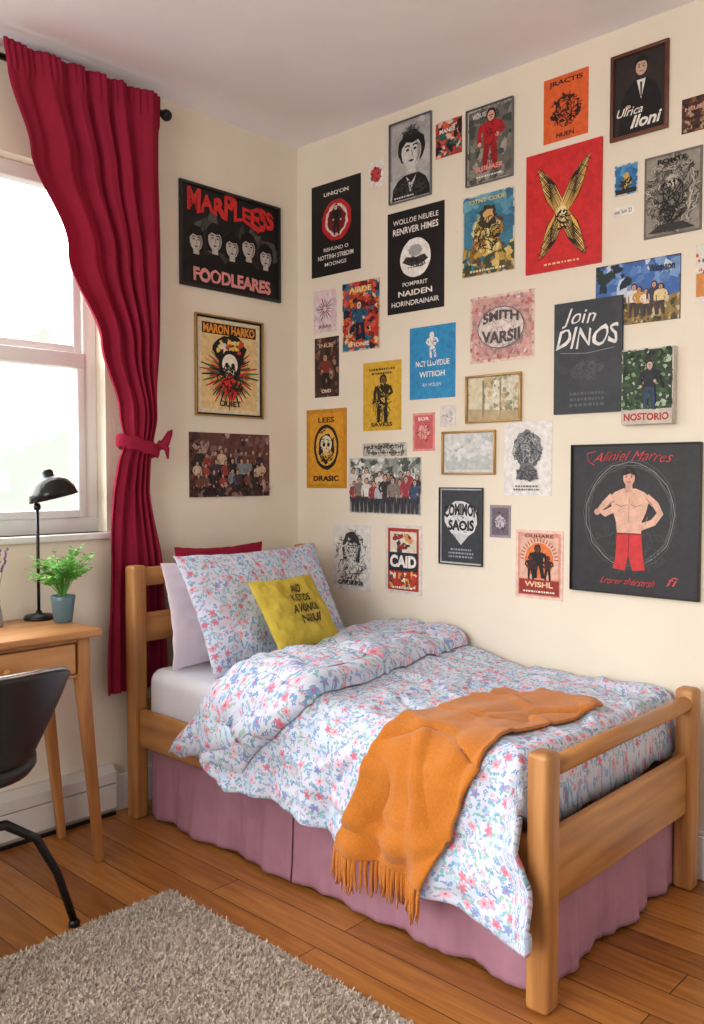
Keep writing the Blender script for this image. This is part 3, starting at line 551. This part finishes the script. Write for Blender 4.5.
# duvet surface
RR=.14; Lf=.82; La=RR*pi/2; YE=-1.797; FX=.03+Lf
def wr(s,y):
    d=.012*nz(s*4.5,y*4.5,.3)+.006*nz(s*11,y*8,5)
    a=nz(s*3.2+y*2.0,y*3.2-s*1.5,8.2); d+=.010*max(0,1-abs(a)*8)
    a=nz(s*4-y*2.2,y*2.5+s*2,3.2); d-=.010*max(0,1-abs(a)*9)
    a=nz(s*7+y*3,y*4-s*4,6.7); d+=.006*max(0,1-abs(a)*6)
    return d
ZT=.628
def ztop(y): return ZT-.040*sstep(-.85,-1.35,y)
def base(s,y):
    hangw=sstep(Lf,Lf+La,s)
    zt=ztop(y)
    d=y-YE; 
    if d<.06: 
        q=1-max(0,d)/.06; zt-= .185*(1-math.sqrt(max(0,1-q*q)))*(1-hangw)
    w=wr(s,y)
    if s<Lf: p=Vector((-.03-s,y,zt+w)); 
    elif s<Lf+La:
        t=(s-Lf)/RR; p=Vector((-FX-(RR+w)*math.sin(t),y,zt-RR+(RR+w)*math.cos(t)))
    else:
        hh=s-Lf-La; rmp=min(1,hh/.2)
        fold=.022*math.sin(2*pi*y/.27+1.1*math.sin(y*5)+.6)*rmp+.010*math.sin(2*pi*y/.11+2)*rmp
        co=sstep(-1.55,-1.78,y)
        bul=.03*rmp+.045*co*rmp+.075*sstep(-.85,-.5,y)*rmp
        p=Vector((-FX-RR-w-bul-fold*(1-co),y-.075*co*sstep(0,.2,hh)+.04*sstep(-.8,-.5,y)*rmp,zt-RR-hh))
    return p
def surf(s,y,off):
    e=.012; p=base(s,y); ds=base(s+e,y)-base(s-e if s>e else s,y); dy=base(s,y+e)-base(s,y-e)
    n=dy.cross(ds); 
    if n.length<1e-9: n=Vector((0,0,1))
    p=p+n.normalized()*off; p.x=min(p.x,-.008)
    return p
yh=lambda s: lerpk([(0,-.50),(.85,-.63),(1.2,-.49)],s)
yf=lambda s: lerpk([(0,-.97),(.9,-1.05),(1.2,-.82)],s)
def smx(y): return Lf+La+(ztop(y)-RR-lerpk([(-1.83,.185),(-1.6,.21),(-.85,.295),(-.55,.40)],y))
NU,NV=150,200; V=[];UV=[]
for i in range(NU):
    for j in range(NV):
        t=j/(NV-1); u=i/(NU-1); t2=t; s=u*smx(-.6-t*1.18); y=(yh(s)-.05)*(1-t2)+YE*t2; V.append(base(s,y)); UV.append((s,y-(.0 if t<.97 else (t-.97)*4)))
duv=mobj("duvet",V,grid_faces(NU,NV,True),flo,smooth=True,uvs=UV)
sd=duv.modifiers.new("thickness",'SOLIDIFY'); sd.thickness=.02; sd.offset=-1
tag(duv,"pale blue floral duvet with pink and blue flowers draped over bed","duvet")
V=[];UV=[];NU,NV=130,100; SM=1.175
for i in range(NU):
    for j in range(NV):
        s=SM*i/(NU-1); v=.5-.5*math.cos(pi*j/(NV-1)); y=yh(s)*(1-v)+yf(s)*v
        pr=(max(0,1-abs(2*v-1)**6))**.5; en=(max(0,1-(s/SM)**16))**.5
        off=-.03*(v<.5)+(.070+.022*(1-s/SM)+.012*nz(s*7,v*4,2.2)-(.028 if v>=.5 else 0))*pr*en+.006*(v>=.5)
        V.append(surf(s,y,off)); UV.append((s+5.3,-y+2.1))
fo=mobj("folded_edge",V,grid_faces(NU,NV,True),flo,smooth=True,uvs=UV); fo.parent=duv; fo.location=fo.location-duv.location
# throw
thr_m=mat("mustard_orange_wool",(196,118,42),.95,.10,150,bump=.45,bscale=320,sheen=.25,spec=.1,bdist=.006)
V=[];NU,NV=120,60; s0,s1=.36,Lf+La+.205
def tpt(s,v,off=0):
    ya=lerpk([(.36,-1.36),(.75,-1.375),(1.05,-1.30),(1.3,-1.245)],s); yb=lerpk([(.36,-1.70),(.9,-1.665),(1.3,-1.56)],s)
    y=ya*(1-v)+yb*v+.006*math.sin(s*11)
    rip=.004*math.sin(v*15+s*3)+.006*nz(s*5,v*3,1)+.006*math.sin(v*6+s*9)*.6
    rip+=.012*sstep(.95,1.25,s)*math.sin(v*13+1)
    return surf(s,y,.017+max(-.008,rip)+off)
for i in range(NU):
    for j in range(NV): V.append(tpt(s0+(s1-s0)*i/(NU-1),j/(NV-1)))
th=mobj("throw_blanket",V,grid_faces(NU,NV,True),thr_m,smooth=True); sd=th.modifiers.new("t",'SOLIDIFY'); sd.thickness=.009; sd.offset=0
tag(th,"orange wool throw with fringe laid across duvet","blanket")
m=MB(); R=random.Random(3)
for k in range(30):
    v=(k+.5)/30
    for q in range(3):
        p=tpt(s1-.004,v+R.uniform(-.008,.008)); l=R.uniform(.075,.105); dx=R.uniform(-.012,.008); dy=R.uniform(-.012,.012)
        m.tube([p,p+Vector((dx*.3-.002,dy*.2,-l*.35)),p+Vector((dx*.6,dy*.3,-l*.7)),p+Vector((dx,dy,-l))],[.0045,.0045,.0038,.002],5)
m.obj("fringe",thr_m,parent=th,smooth=True)
# bed skirt
sk=mat("mauve_cotton",(172,126,144),.85,.06,14,bump=.3,bscale=30,spec=.2)
V=[];F=[]
def skirt_panel(pts,nzz=24):
    n0=len(V)
    for (p,n,sc,a) in pts:
        for j in range(nzz):
            t=j/(nzz-1); z=.345-(.345-.012)*t; r=t**.9
            d=(.011*math.sin(2*pi*a/.31+1.6*math.sin(a*4))+.005*math.sin(2*pi*a/.12+1)+.014*nz(a*5,t*1.5,4)+.005*nz(a*22,t*2,9)+.005*nz(a*40,t*1.2,1))*r+.012*r
            q=p+n*(d*sc); V.append((q.x,q.y,z))
    for f in grid_faces(len(pts),nzz): F.append(tuple(x+n0 for x in f))
def panel_front(ya,yb):
    pts=[];n=150
    for i in range(n):
        t=i/(n-1); y=ya+(yb-ya)*t; sc=min(1,min(abs(y+.16),abs(y+1.79))/.08+.25); pts.append((Vector((-.906,y,0)),Vector((-1,0,0)),sc,y))
    skirt_panel(pts)
panel_front(-.165,-.936); panel_front(-.944,-1.785)
pts=[];n=150
for i in range(n):
    t=i/(n-1); x=-.905+t*.81; sc=min(1,min(abs(x+.91),abs(x+.09))/.08+.2); pts.append((Vector((x,-1.802,0)),Vector((0,-1,0)),sc,x*1.1))
skirt_panel(pts)
o=mobj("bed_skirt",V,F,sk,smooth=True); o.modifiers.new("t",'SOLIDIFY').thickness=.003; tag(o,"dusty mauve gathered bed skirt under pine bed","bed skirt")
# pillows
def pillow(name,w,h,t,c,lean,yaw,m_,lab,roll=0,seed=1,uvo=0):
    n=56; V=[];UV=[];F=[]
    def zf(x,y): return t/2*max(0,(1-abs(x)**2.4)*(1-abs(y)**2.4))**.5
    for sgn in (1,-1):
        n0=len(V)
        for i in range(n):
            for j in range(n):
                x=math.sin((2*i/(n-1)-1)*pi/2); y=math.sin((2*j/(n-1)-1)*pi/2)
                ex=(1-x*x)*(1-y*y)
                wz=.014*nz(x*3,y*3,seed)*min(1,ex*4)+.006*nz(x*8,y*8,seed+4)*min(1,ex*5)
                X=w/2*x*(.94+.06*y*y)+.004*nz(y*5,seed); Y=h/2*y*(.93+.07*x*x)+.004*nz(x*5,seed+2)
                V.append((X,Y,sgn*(zf(x,y)+wz*(1 if ex>0.001 else 0)))); UV.append((X+uvo,Y+uvo*.7+sgn))
        for f in grid_faces(n,n,sgn>0): F.append(tuple(a+n0 for a in f))
    me=bpy.data.meshes.new(name); me.from_pydata(V,[],F); me.materials.append(m_)
    ul=me.uv_layers.new(name="UVMap")
    for lp in me.loops: ul.data[lp.index].uv=UV[lp.vertex_index]
    bm=bmesh.new(); bm.from_mesh(me); bmesh.ops.remove_doubles(bm,verts=bm.verts,dist=.0006); bmesh.ops.recalc_face_normals(bm,faces=bm.faces); bm.to_mesh(me); bm.free(); me.shade_smooth()
    o=bpy.data.objects.new(name,me); COL.objects.link(o)
    u=Vector((0,math.sin(lean),math.cos(lean))); r=Vector((1,0,0)); nn=r.cross(u)
    Mx=Matrix((r,u,nn)).transposed()@Matrix.Rotation(roll,3,'Z'); Mx=Matrix.Rotation(yaw,3,'Z')@Mx; Mx=Mx.to_4x4(); Mx.translation=Vector(c); o.matrix_world=Mx
    tag(o,lab,"pillow" if name=="pillow" else "cushion"); return o,zf
crim=mat("crimson_cotton",(150,30,56),.85,.08,12,bump=.2,bscale=30,spec=.2)
pale=mat("pale_pink_cotton",(226,214,224),.85,.04,12,bump=.2,bscale=30,spec=.2)
yel=mat("mustard_yellow_cotton",(196,174,70),.9,.08,16,bump=.35,bscale=200,spec=.15)
pillow("pillow",.44,.40,.04,(-.575,-.162,.805),.03,0,crim,"crimson pillow against the headboard behind others",seed=2)
pillow("pillow",.70,.39,.085,(-.555,-.262,.765),.19,0,pale,"pale pink pillow standing behind floral pillow",seed=3)
pillow("pillow",.76,.46,.13,(-.545,-.415,.788),.47,math.radians(5),flo,"large floral pillow leaning on headboard",seed=5,uvo=2)
cu,zf=pillow("cushion",.33,.29,.09,(-.575,-.595,.780),.60,math.radians(4),yel,"small yellow cushion with black lettering",seed=7)
mb=MB(); 
for tx,(u0,v0,u1,v1) in (("AND",(-.03,.062,.025,.092)),("KOTOS",(-.055,.02,.045,.052)),("AVONUI",(-.065,-.022,.058,.010)),("NIIUI",(-.045,-.064,.052,-.032))):
    Vt,Ft=text_mesh(tx,.025); xs=[a for a,_ in Vt]; ys=[b_ for _,b_ in Vt]; x0,x1,y0,y1=min(xs),max(xs),min(ys),max(ys); o=[]
    for x,y in Vt:
        jx=.03*nz(x*3,y*3,2)*2; jy=.03*nz(x*3+5,y*3,4)*2
        X=u0+(u1-u0)*(x+jx-x0)/(x1-x0)+.15*((y-y0)/(y1-y0)-.5)*(v1-v0)+.012; Y=v0+(v1-v0)*(y+jy-y0)/(y1-y0); xx=X/.16; yy=Y/.14
        o.append((X,Y,zf(xx,yy)+.014*nz(xx*3,yy*3,7)+.006*nz(xx*8,yy*8,11)+.003))
    mb.add(o,Ft)
lt=mb.obj("lettering",ink((66,58,32)),origin=(0,0,0)); lt.parent=cu
# ------------------------------------------------------------------ curtain
cm=mat("crimson_curtain_cotton",(168,44,72),.9,.07,9,bump=.15,bscale=120,transl=.3,spec=.1)
V=[];NU,NV=260,150
LK=[(.465,-1.03),(1.0,-1.01),(1.33,-.985),(1.39,-.975),(1.5,-1.0),(1.75,-1.07),(2.05,-1.2),(2.35,-1.33),(2.60,-1.40),(2.69,-1.41)]
RK=[(.465,-.76),(.9,-.77),(1.25,-.83),(1.39,-.845),(1.5,-.83),(1.8,-.81),(2.2,-.80),(2.69,-.80)]
for i in range(NU):
    u=i/(NU-1)
    for j in range(NV):
        z=.465+(2.69-.465)*j/(NV-1); l=lerpk(LK,z); r=lerpk(RK,z); 
        lo=sstep(1.2,1.5,z); tie=math.exp(-((z-1.385)/.06)**2)
        yc=-.058-(.052)*lo-.01*tie; am=(.016+.008*lo*sstep(1.45,1.9,z))*(1-.45*tie)*(1-.35*sstep(2.55,2.66,z))
        ph=2*pi*5.5*u+1.6*math.sin(u*7+z*.8)+.9*math.sin(z*1.6+u*5)
        wv=math.sin(ph)+.3*math.sin(2.1*ph+z*2.5)+.9*nz(u*5,z*1.8,3)+.25*nz(u*13,z*3,6)
        y=yc-am*wv*.75
        y-=.03*math.exp(-((z-1.5)/.12)**2)*math.sin(pi*u)
        x=l+(r-l)*u+.006*nz(u*9,z*3,1)
        if z>2.61: y-=.004*math.sin(u*160)
        V.append((x,min(y,-.016 if z<2.58 else -.094),z))
cur=mobj("curtain",V,grid_faces(NU,NV),cm,smooth=True); cur.modifiers.new("t",'SOLIDIFY').thickness=.002
tag(cur,"raspberry red cotton curtain gathered with tieback beside window","curtain")
m=MB(); pts=[]
for i in range(25):
    t=2*pi*i/24; pts.append((-.91+.085*math.cos(t),-.098+.045*math.sin(t),1.385-.02*math.cos(t)))
vb=[];n=len(pts)
for k,p in enumerate(pts[:-1]):
    c=Vector((-.91,-.098,p[2])); d=(Vector(p)-c).normalized()
    for dz,ex in((-.024,.0),(-.012,.005),(.012,.005),(.024,0)): vb.append(Vector(p)+d*ex+Vector((0,0,dz+.004*math.sin(k*2))))
fb=[]
for k in range(24):
    for q in range(3): fb.append((k*4+q,((k+1)%24)*4+q,((k+1)%24)*4+q+1,k*4+q+1))
m.add(vb,fb)
m.tube([(-.84,-.12,1.38),(-.81,-.13,1.40),(-.785,-.12,1.435),(-.76,-.10,1.45)],[.014,.018,.012,.003],8)
m.tube([(-.84,-.12,1.40),(-.81,-.14,1.375),(-.80,-.13,1.34)],[.012,.011,.004],8)
m.obj("tieback",cm,parent=cur,smooth=True)
blk=mat("black_metal",(22,22,24),.35,.05,10,metal=.3)
rod=tag(empty("curtain_rod",(-1.6,-.075,2.645)),"black metal curtain rod with ball finial","curtain rod")
m=MB(); m.tube([(-2.55,-.075,2.645),(-.765,-.075,2.645)],.011,14); m.obj("rod",blk,parent=rod,smooth=True)
for x in(-.755,-2.56):
    m=MB(); pr=[(.001,-.03)]+[(.022*math.cos(a),.022*math.sin(a)) for a in [(-pi/2+pi*k/10) for k in range(1,10)]]+[(.001,.022)]; m.lathe([(.013,-.03),(.013,-.02)]+pr[1:],(x,-.075,2.645),axis=(1 if x>-1 else -1,0,0)); m.obj("finial",blk,parent=rod,smooth=True)
for x in(-.785,-2.5):
    m=MB(); m.tube([(x,0,2.645),(x,-.075,2.645)],.008,10); m.tube([(x,0,2.645),(x,-.006,2.645)],.024,14); m.obj("bracket",blk,parent=rod,smooth=True)
# ------------------------------------------------------------------ desk
DW=wood("desk_wood_x",(164,108,58),(206,150,92),0); DZ=wood("desk_wood_z",(156,100,52),(196,140,84),2); DY=wood("desk_wood_y",(156,100,52),(196,140,84),1)
desk=tag(empty("desk",(-1.7,-.21,0)),"honey wood writing desk with drawer below window","desk")
m=MB(); m.box(-2.20,-1.25,-.405,-.03,.76,.785); bevel(m.obj("desktop",DW,parent=desk),.006)
m=MB(); m.box(-1.30,-1.28,-.36,-.07,.63,.76); m.box(-2.17,-2.15,-.36,-.07,.63,.76); m.box(-2.15,-1.30,-.09,-.07,.63,.76); m.box(-2.15,-1.30,-.37,-.355,.745,.76); m.box(-2.15,-1.30,-.37,-.355,.63,.642); m.obj("apron",DY,parent=desk)
for x0,x1 in((-1.80,-1.33),(-2.14,-1.82)):
    m=MB(); m.box(x0,x1,-.378,-.13,.645,.742); dr=m.obj("drawer",DW,parent=desk); bevel(dr,.004)
    m=MB(); m.lathe([(.006,0),(.006,.014),(.014,.018),(.015,.026),(.009,.032),(.0005,.033)],((x0+x1)/2,-.378,.69),axis=(0,-1,0)); kn=m.obj("knob",DZ,smooth=True); kn.parent=dr; kn.location=kn.location-desk.location-dr.location
def leg(x,y,dx,dy):
    m=MB(); v=[];a=.02;b_=.013
    for z,s_,ox,oy in((.76,a,0,0),(.62,a,0,0),(0,b_,dx,dy)):
        v+=[(x-s_+ox,y-s_+oy,z),(x+s_+ox,y-s_+oy,z),(x+s_+ox,y+s_+oy,z),(x-s_+ox,y+s_+oy,z)]
    f=[(0,1,2,3)]
    for k in(0,4):
        for q in range(4): f.append((k+q,k+4+q,k+4+(q+1)%4,k+(q+1)%4))
    f.append((11,10,9,8)); m.add(v,f); bevel(m.obj("leg",DZ,parent=desk),.004)
leg(-1.30,-.36,.065,.015); leg(-1.29,-.085,.06,.0); leg(-2.15,-.36,-.03,0); leg(-2.15,-.085,-.03,0)
# chair
CX=-1.78; CY=-.60
ch=tag(empty("desk_chair",(CX,CY,0)),"black shell desk chair with curved metal legs","chair")
chb=mat("black_plastic",(24,24,27),.35,.06,12,spec=.5); chc=mat("chrome_trim",(190,190,194),.2,.02,10,metal=1)
C=Vector((CX,CY,0)); V=[];n1,n2=50,26; rim=[]
for i in range(n1):
    a=math.radians(-90-84+168*i/(n1-1)); k=(2*i/(n1-1)-1)
    top=.785-.06*abs(k)**3-.02*k*k; bot=.52+.11*abs(k)**2.6
    for j in range(n2):
        t=j/(n2-1); z=bot+(top-bot)*t; rr=.205+.045*t-.03*(1-t)**2
        V.append(C+Vector((rr*math.cos(a),rr*math.sin(a)*.9-.03*t,z)))
    rim.append(V[-1].copy())
o=mobj("backrest",V,grid_faces(n1,n2),chb,smooth=True,parent=ch); o.modifiers.new("t",'SOLIDIFY').thickness=.012
m=MB(); m.tube(rim,.0065,8); m.obj("rim",chc,parent=ch,smooth=True)["label"]="chrome rim of backrest"
m=MB(); m.lathe([(.001,.47),(.12,.47),(.165,.485),(.18,.505),(.18,.525),(.13,.535),(.001,.53)],C,n=36); m.obj("seat",chb,parent=ch,smooth=True)
m=MB(); m.lathe([(.001,.25),(.028,.25),(.028,.37),(.018,.375),(.018,.455),(.06,.465),(.06,.475)],C,n=18); m.obj("column",blk,parent=ch,smooth=True)
for k in range(4):
    a=math.radians(-14+90*k); d=Vector((math.cos(a),math.sin(a),0)); fp=C+d*.28; gz=.020 if fp.y<-.70 else 0
    m=MB(); m.tube([C+d*.02+Vector((0,0,.33)),C+d*.10+Vector((0,0,.33)),C+d*.18+Vector((0,0,.275)),C+d*.235+Vector((0,0,.165)),fp+Vector((0,0,.012+gz))],[.015,.014,.0125,.0115,.011],10); m.lathe([(.001,0),(.016,0),(.016,.012),(.012,.018)],fp+Vector((0,0,gz)),n=12); m.obj("leg",blk,parent=ch,smooth=True)
# lamp
B=Vector((-1.305,-.09,.785))
lp=tag(empty("desk_lamp",B),"black adjustable desk lamp with dome shade","lamp")
m=MB(); m.lathe([(.001,0),(.05,0),(.05,.008),(.044,.016),(.012,.02),(.009,.03)],B,n=30); m.obj("base",blk,parent=lp,smooth=True)
m=MB(); m.tube([B+Vector((0,0,.02)),B+Vector((0,0,.385))],.0055,10); m.obj("stem",blk,parent=lp,smooth=True)
tp=B+Vector((0,0,.385)); hd=B+Vector((.035,-.028,.455))
m=MB(); m.tube([tp,tp+Vector((-.006,.004,.05)),hd+Vector((-.012,.01,.012))],.0055,10); m.lathe([(.001,-.012),(.012,-.008),(.012,.008),(.001,.012)],tp,axis=(1,-1,0),n=14); m.obj("arm",blk,parent=lp,smooth=True)
ax=Vector((-.22,.10,1)).normalized()
shm=mat("black_enamel_shade",(30,30,32),.22,.05,10,metal=.4)
m=MB(); m.lathe([(.001,.060),(.015,.058),(.02,.050),(.021,.034),(.034,.030),(.058,.014),(.076,-.014),(.083,-.042),(.080,-.042),(.071,-.014),(.052,.008),(.001,.02)],hd,axis=ax,n=36); m.obj("shade",shm,parent=lp,smooth=True)
m=MB(); m.lathe([(.001,-.045),(.02,-.04),(.024,-.02),(.012,.0),(.012,.01)],hd,axis=ax,n=16); m.obj("bulb",mat("frosted_bulb",(236,230,214),.3),parent=lp,smooth=True)
# plants
def plant(c,r,h,seed,m_):
    R=random.Random(seed); mb=MB()
    for k in range(60):
        a=R.uniform(0,2*pi); rr=r*math.sqrt(R.random()); hh=h*R.uniform(.45,1)*(1-.35*(rr/r)**2)
        end=c+Vector((rr*math.cos(a),rr*math.sin(a),hh)); mid=c+Vector((rr*.35*math.cos(a),rr*.35*math.sin(a),hh*.65))
        mb.tube([c,mid,end],[.0016,.0013,.0008],4)
        for q in range(9):
            t=.35+.65*q/8; p=mid.lerp(end,(t-.35)/.65); b_=R.uniform(0,2*pi); d=Vector((math.cos(b_),math.sin(b_),R.uniform(-.2,.7))).normalized(); l=R.uniform(.016,.026); sdv=d.cross(Vector((R.random()-.5,R.random()-.5,1))).normalized()*l*.4
            mb.add([p,p+d*l*.5+sdv,p+d*l,p+d*l*.5-sdv],[(0,1,2,3)])
    return mb
gr=mat("leaf_green",(120,186,84),.6,.25,30,transl=.3)
PC=Vector((-1.275,-.20,.785))
pt=tag(empty("potted_plant",PC),"leafy green plant in teal ceramic pot on desk","potted plant")
m=MB(); m.lathe([(.001,0),(.026,0),(.030,.004),(.038,.07),(.041,.088),(.038,.09),(.034,.078),(.001,.076)],PC,n=28); m.obj("pot",mat("teal_glazed_ceramic",(92,124,136),.3,.06,12),parent=pt,smooth=True)
plant(PC+Vector((0,0,.078)),.125,.2,4,gr).obj("foliage",gr,parent=pt)
VC=Vector((-1.475,-.13,.785)); vs=tag(empty("lavender_vase",VC),"small vase of purple lavender sprigs on desk","vase")
m=MB(); m.lathe([(.001,0),(.022,0),(.024,.01),(.02,.05),(.014,.075),(.017,.085)],VC,n=20); m.obj("vase",mat("grey_ceramic",(150,150,156),.3),parent=vs,smooth=True)
m=MB(); R=random.Random(5); m_=[mat("sage_stem",(110,124,100),.7),mat("lavender_flower",(130,104,150),.8)]
for k in range(12):
    a=R.uniform(0,6.28); r=R.uniform(.01,.055); top=VC+Vector((r*math.cos(a),r*math.sin(a),R.uniform(.2,.27))); m.tube([VC+Vector((0,0,.06)),top],.001,4,0)
    for q in range(10):
        p=(VC+Vector((0,0,.06))).lerp(top,.62+.04*q)+Vector((R.uniform(-.004,.004),R.uniform(-.004,.004),0)); m.lathe([(.0005,-.006),(.005,0),(.0005,.006)],p,n=6,i=1)
m.obj("sprigs",m_,parent=vs)
# heater
m=MB(); x0,x1=-4.0,-.985
ht=tag(empty("baseboard_heater",(-2.5,-.03,0)),"white metal baseboard heater along wall under window","heater")
hm=mat("heater_enamel",(214,212,206),.45,.03,8)
v=[];prof=[(0,.19),(-.02,.19),(-.045,.165),(-.045,.125),(-.036,.12),(-.045,.115),(-.045,.03),(-.03,.012),(0,.012)]
for x in(x0,x1): v+=[(x,p[0],p[1]) for p in prof]
n=len(prof); f=[(k,k+1,n+k+1,n+k) for k in range(n-1)]+[tuple(range(n))[::-1],tuple(range(n,2*n))]; m.add(v,f); m.obj("cover",hm,parent=ht)
m=MB(); m.box(x0,x1,-.0375,-.0365,.117,.123); m.box(x0,x1,-.04,-.001,0,.012); m.obj("slot",blk,parent=ht)
# rug
rm=mat("grey_beige_wool_pile",(200,188,174),.95,.16,60,bump=.6,bscale=200,spec=.05)
rx0,rx1,ry0,ry1=-2.85,-1.21,-2.45,-.71
mb=MB(); mb.box(rx0,rx1,ry0,ry1,.0,.012)
R=random.Random(11); V=[];F=[]
N_=90000
for k in range(N_):
    x=R.uniform(rx0,rx1); y=R.uniform(ry0,ry1); a=R.uniform(0,2*pi); l=R.uniform(.008,.014); w=R.uniform(.0022,.0036)
    dx=math.cos(a)*w; dy=math.sin(a)*w; lx=R.uniform(-.008,.008); ly=R.uniform(-.008,.008); n=len(V)
    V+=[(x-dx,y-dy,.010),(x+dx,y+dy,.010),(x+dx*.9+lx*.4,y+dy*.9+ly*.4,.010+l*.6),(x-dx*.9+lx*.4,y-dy*.9+ly*.4,.010+l*.6),(x+lx,y+ly,.010+l)]
    F+=[(n,n+1,n+2,n+3),(n+3,n+2,n+4)]
mb.add(V,F); rg=mb.obj("rug",rm,origin=((rx0+rx1)/2,(ry0+ry1)/2,0)); tag(rg,"grey beige looped wool rug on wood floor","rug")
# ------------------------------------------------------------------ light
w=bpy.data.worlds.new("sky"); SC.world=w; w.use_nodes=True; nt=w.node_tree; N=nt.nodes; L=nt.links; bg=N['Background']
tc=N.new('ShaderNodeTexCoord'); sp=N.new('ShaderNodeSeparateXYZ'); L.new(tc.outputs['Generated'],sp.inputs[0])
mr=N.new('ShaderNodeMapRange'); mr.inputs[1].default_value=.0; mr.inputs[2].default_value=.25; L.new(sp.outputs[1],mr.inputs[0])
tn=N.new('ShaderNodeTexNoise'); tn.inputs['Scale'].default_value=14; tn.inputs['Detail'].default_value=10; L.new(tc.outputs['Generated'],tn.inputs['Vector'])
ad=N.new('ShaderNodeMath'); ad.operation='MULTIPLY_ADD'; ad.inputs[1].default_value=-.8; L.new(tn.outputs['Fac'],ad.inputs[0]); L.new(sp.outputs[2],ad.inputs[2])
cr=N.new('ShaderNodeValToRGB'); e=cr.color_ramp.elements; e[0].position=0; e[0].color=(.085,.09,.08,1); e[1].position=.16; e[1].color=(1,1,1,1)
mr2=N.new('ShaderNodeMath'); mr2.operation='ADD'; mr2.inputs[1].default_value=.40; L.new(ad.outputs[0],mr2.inputs[0]); L.new(mr2.outputs[0],cr.inputs[0])
sc=N.new('ShaderNodeVectorMath'); sc.operation='SCALE'; sc.inputs['Scale'].default_value=11.5; L.new(cr.outputs[0],sc.inputs[0])
mx=N.new('ShaderNodeMix'); mx.data_type='RGBA'; mx.inputs[6].default_value=(.54,.52,.51,1); L.new(mr.outputs[0],mx.inputs[0]); L.new(sc.outputs[0],mx.inputs[7]); L.new(mx.outputs[2],bg.inputs[0]); bg.inputs[1].default_value=1
ld=bpy.data.lights.new("room_fill_light",'AREA'); ld.shape='RECTANGLE'; ld.size=1.3; ld.size_y=1.4; ld.energy=52; ld.color=(1,.96,.90)  # added soft fill from the open side, standing in for an unseen window
lo=bpy.data.objects.new("room_fill_light",ld); COL.objects.link(lo); lo.location=(-4.4,-1.9,1.7); lo.rotation_euler=Vector((1,.18,0)).to_track_quat('-Z','Y').to_euler()
try: SC.view_settings.view_transform='Standard'; SC.view_settings.look='None'
except Exception as ex: print(ex)
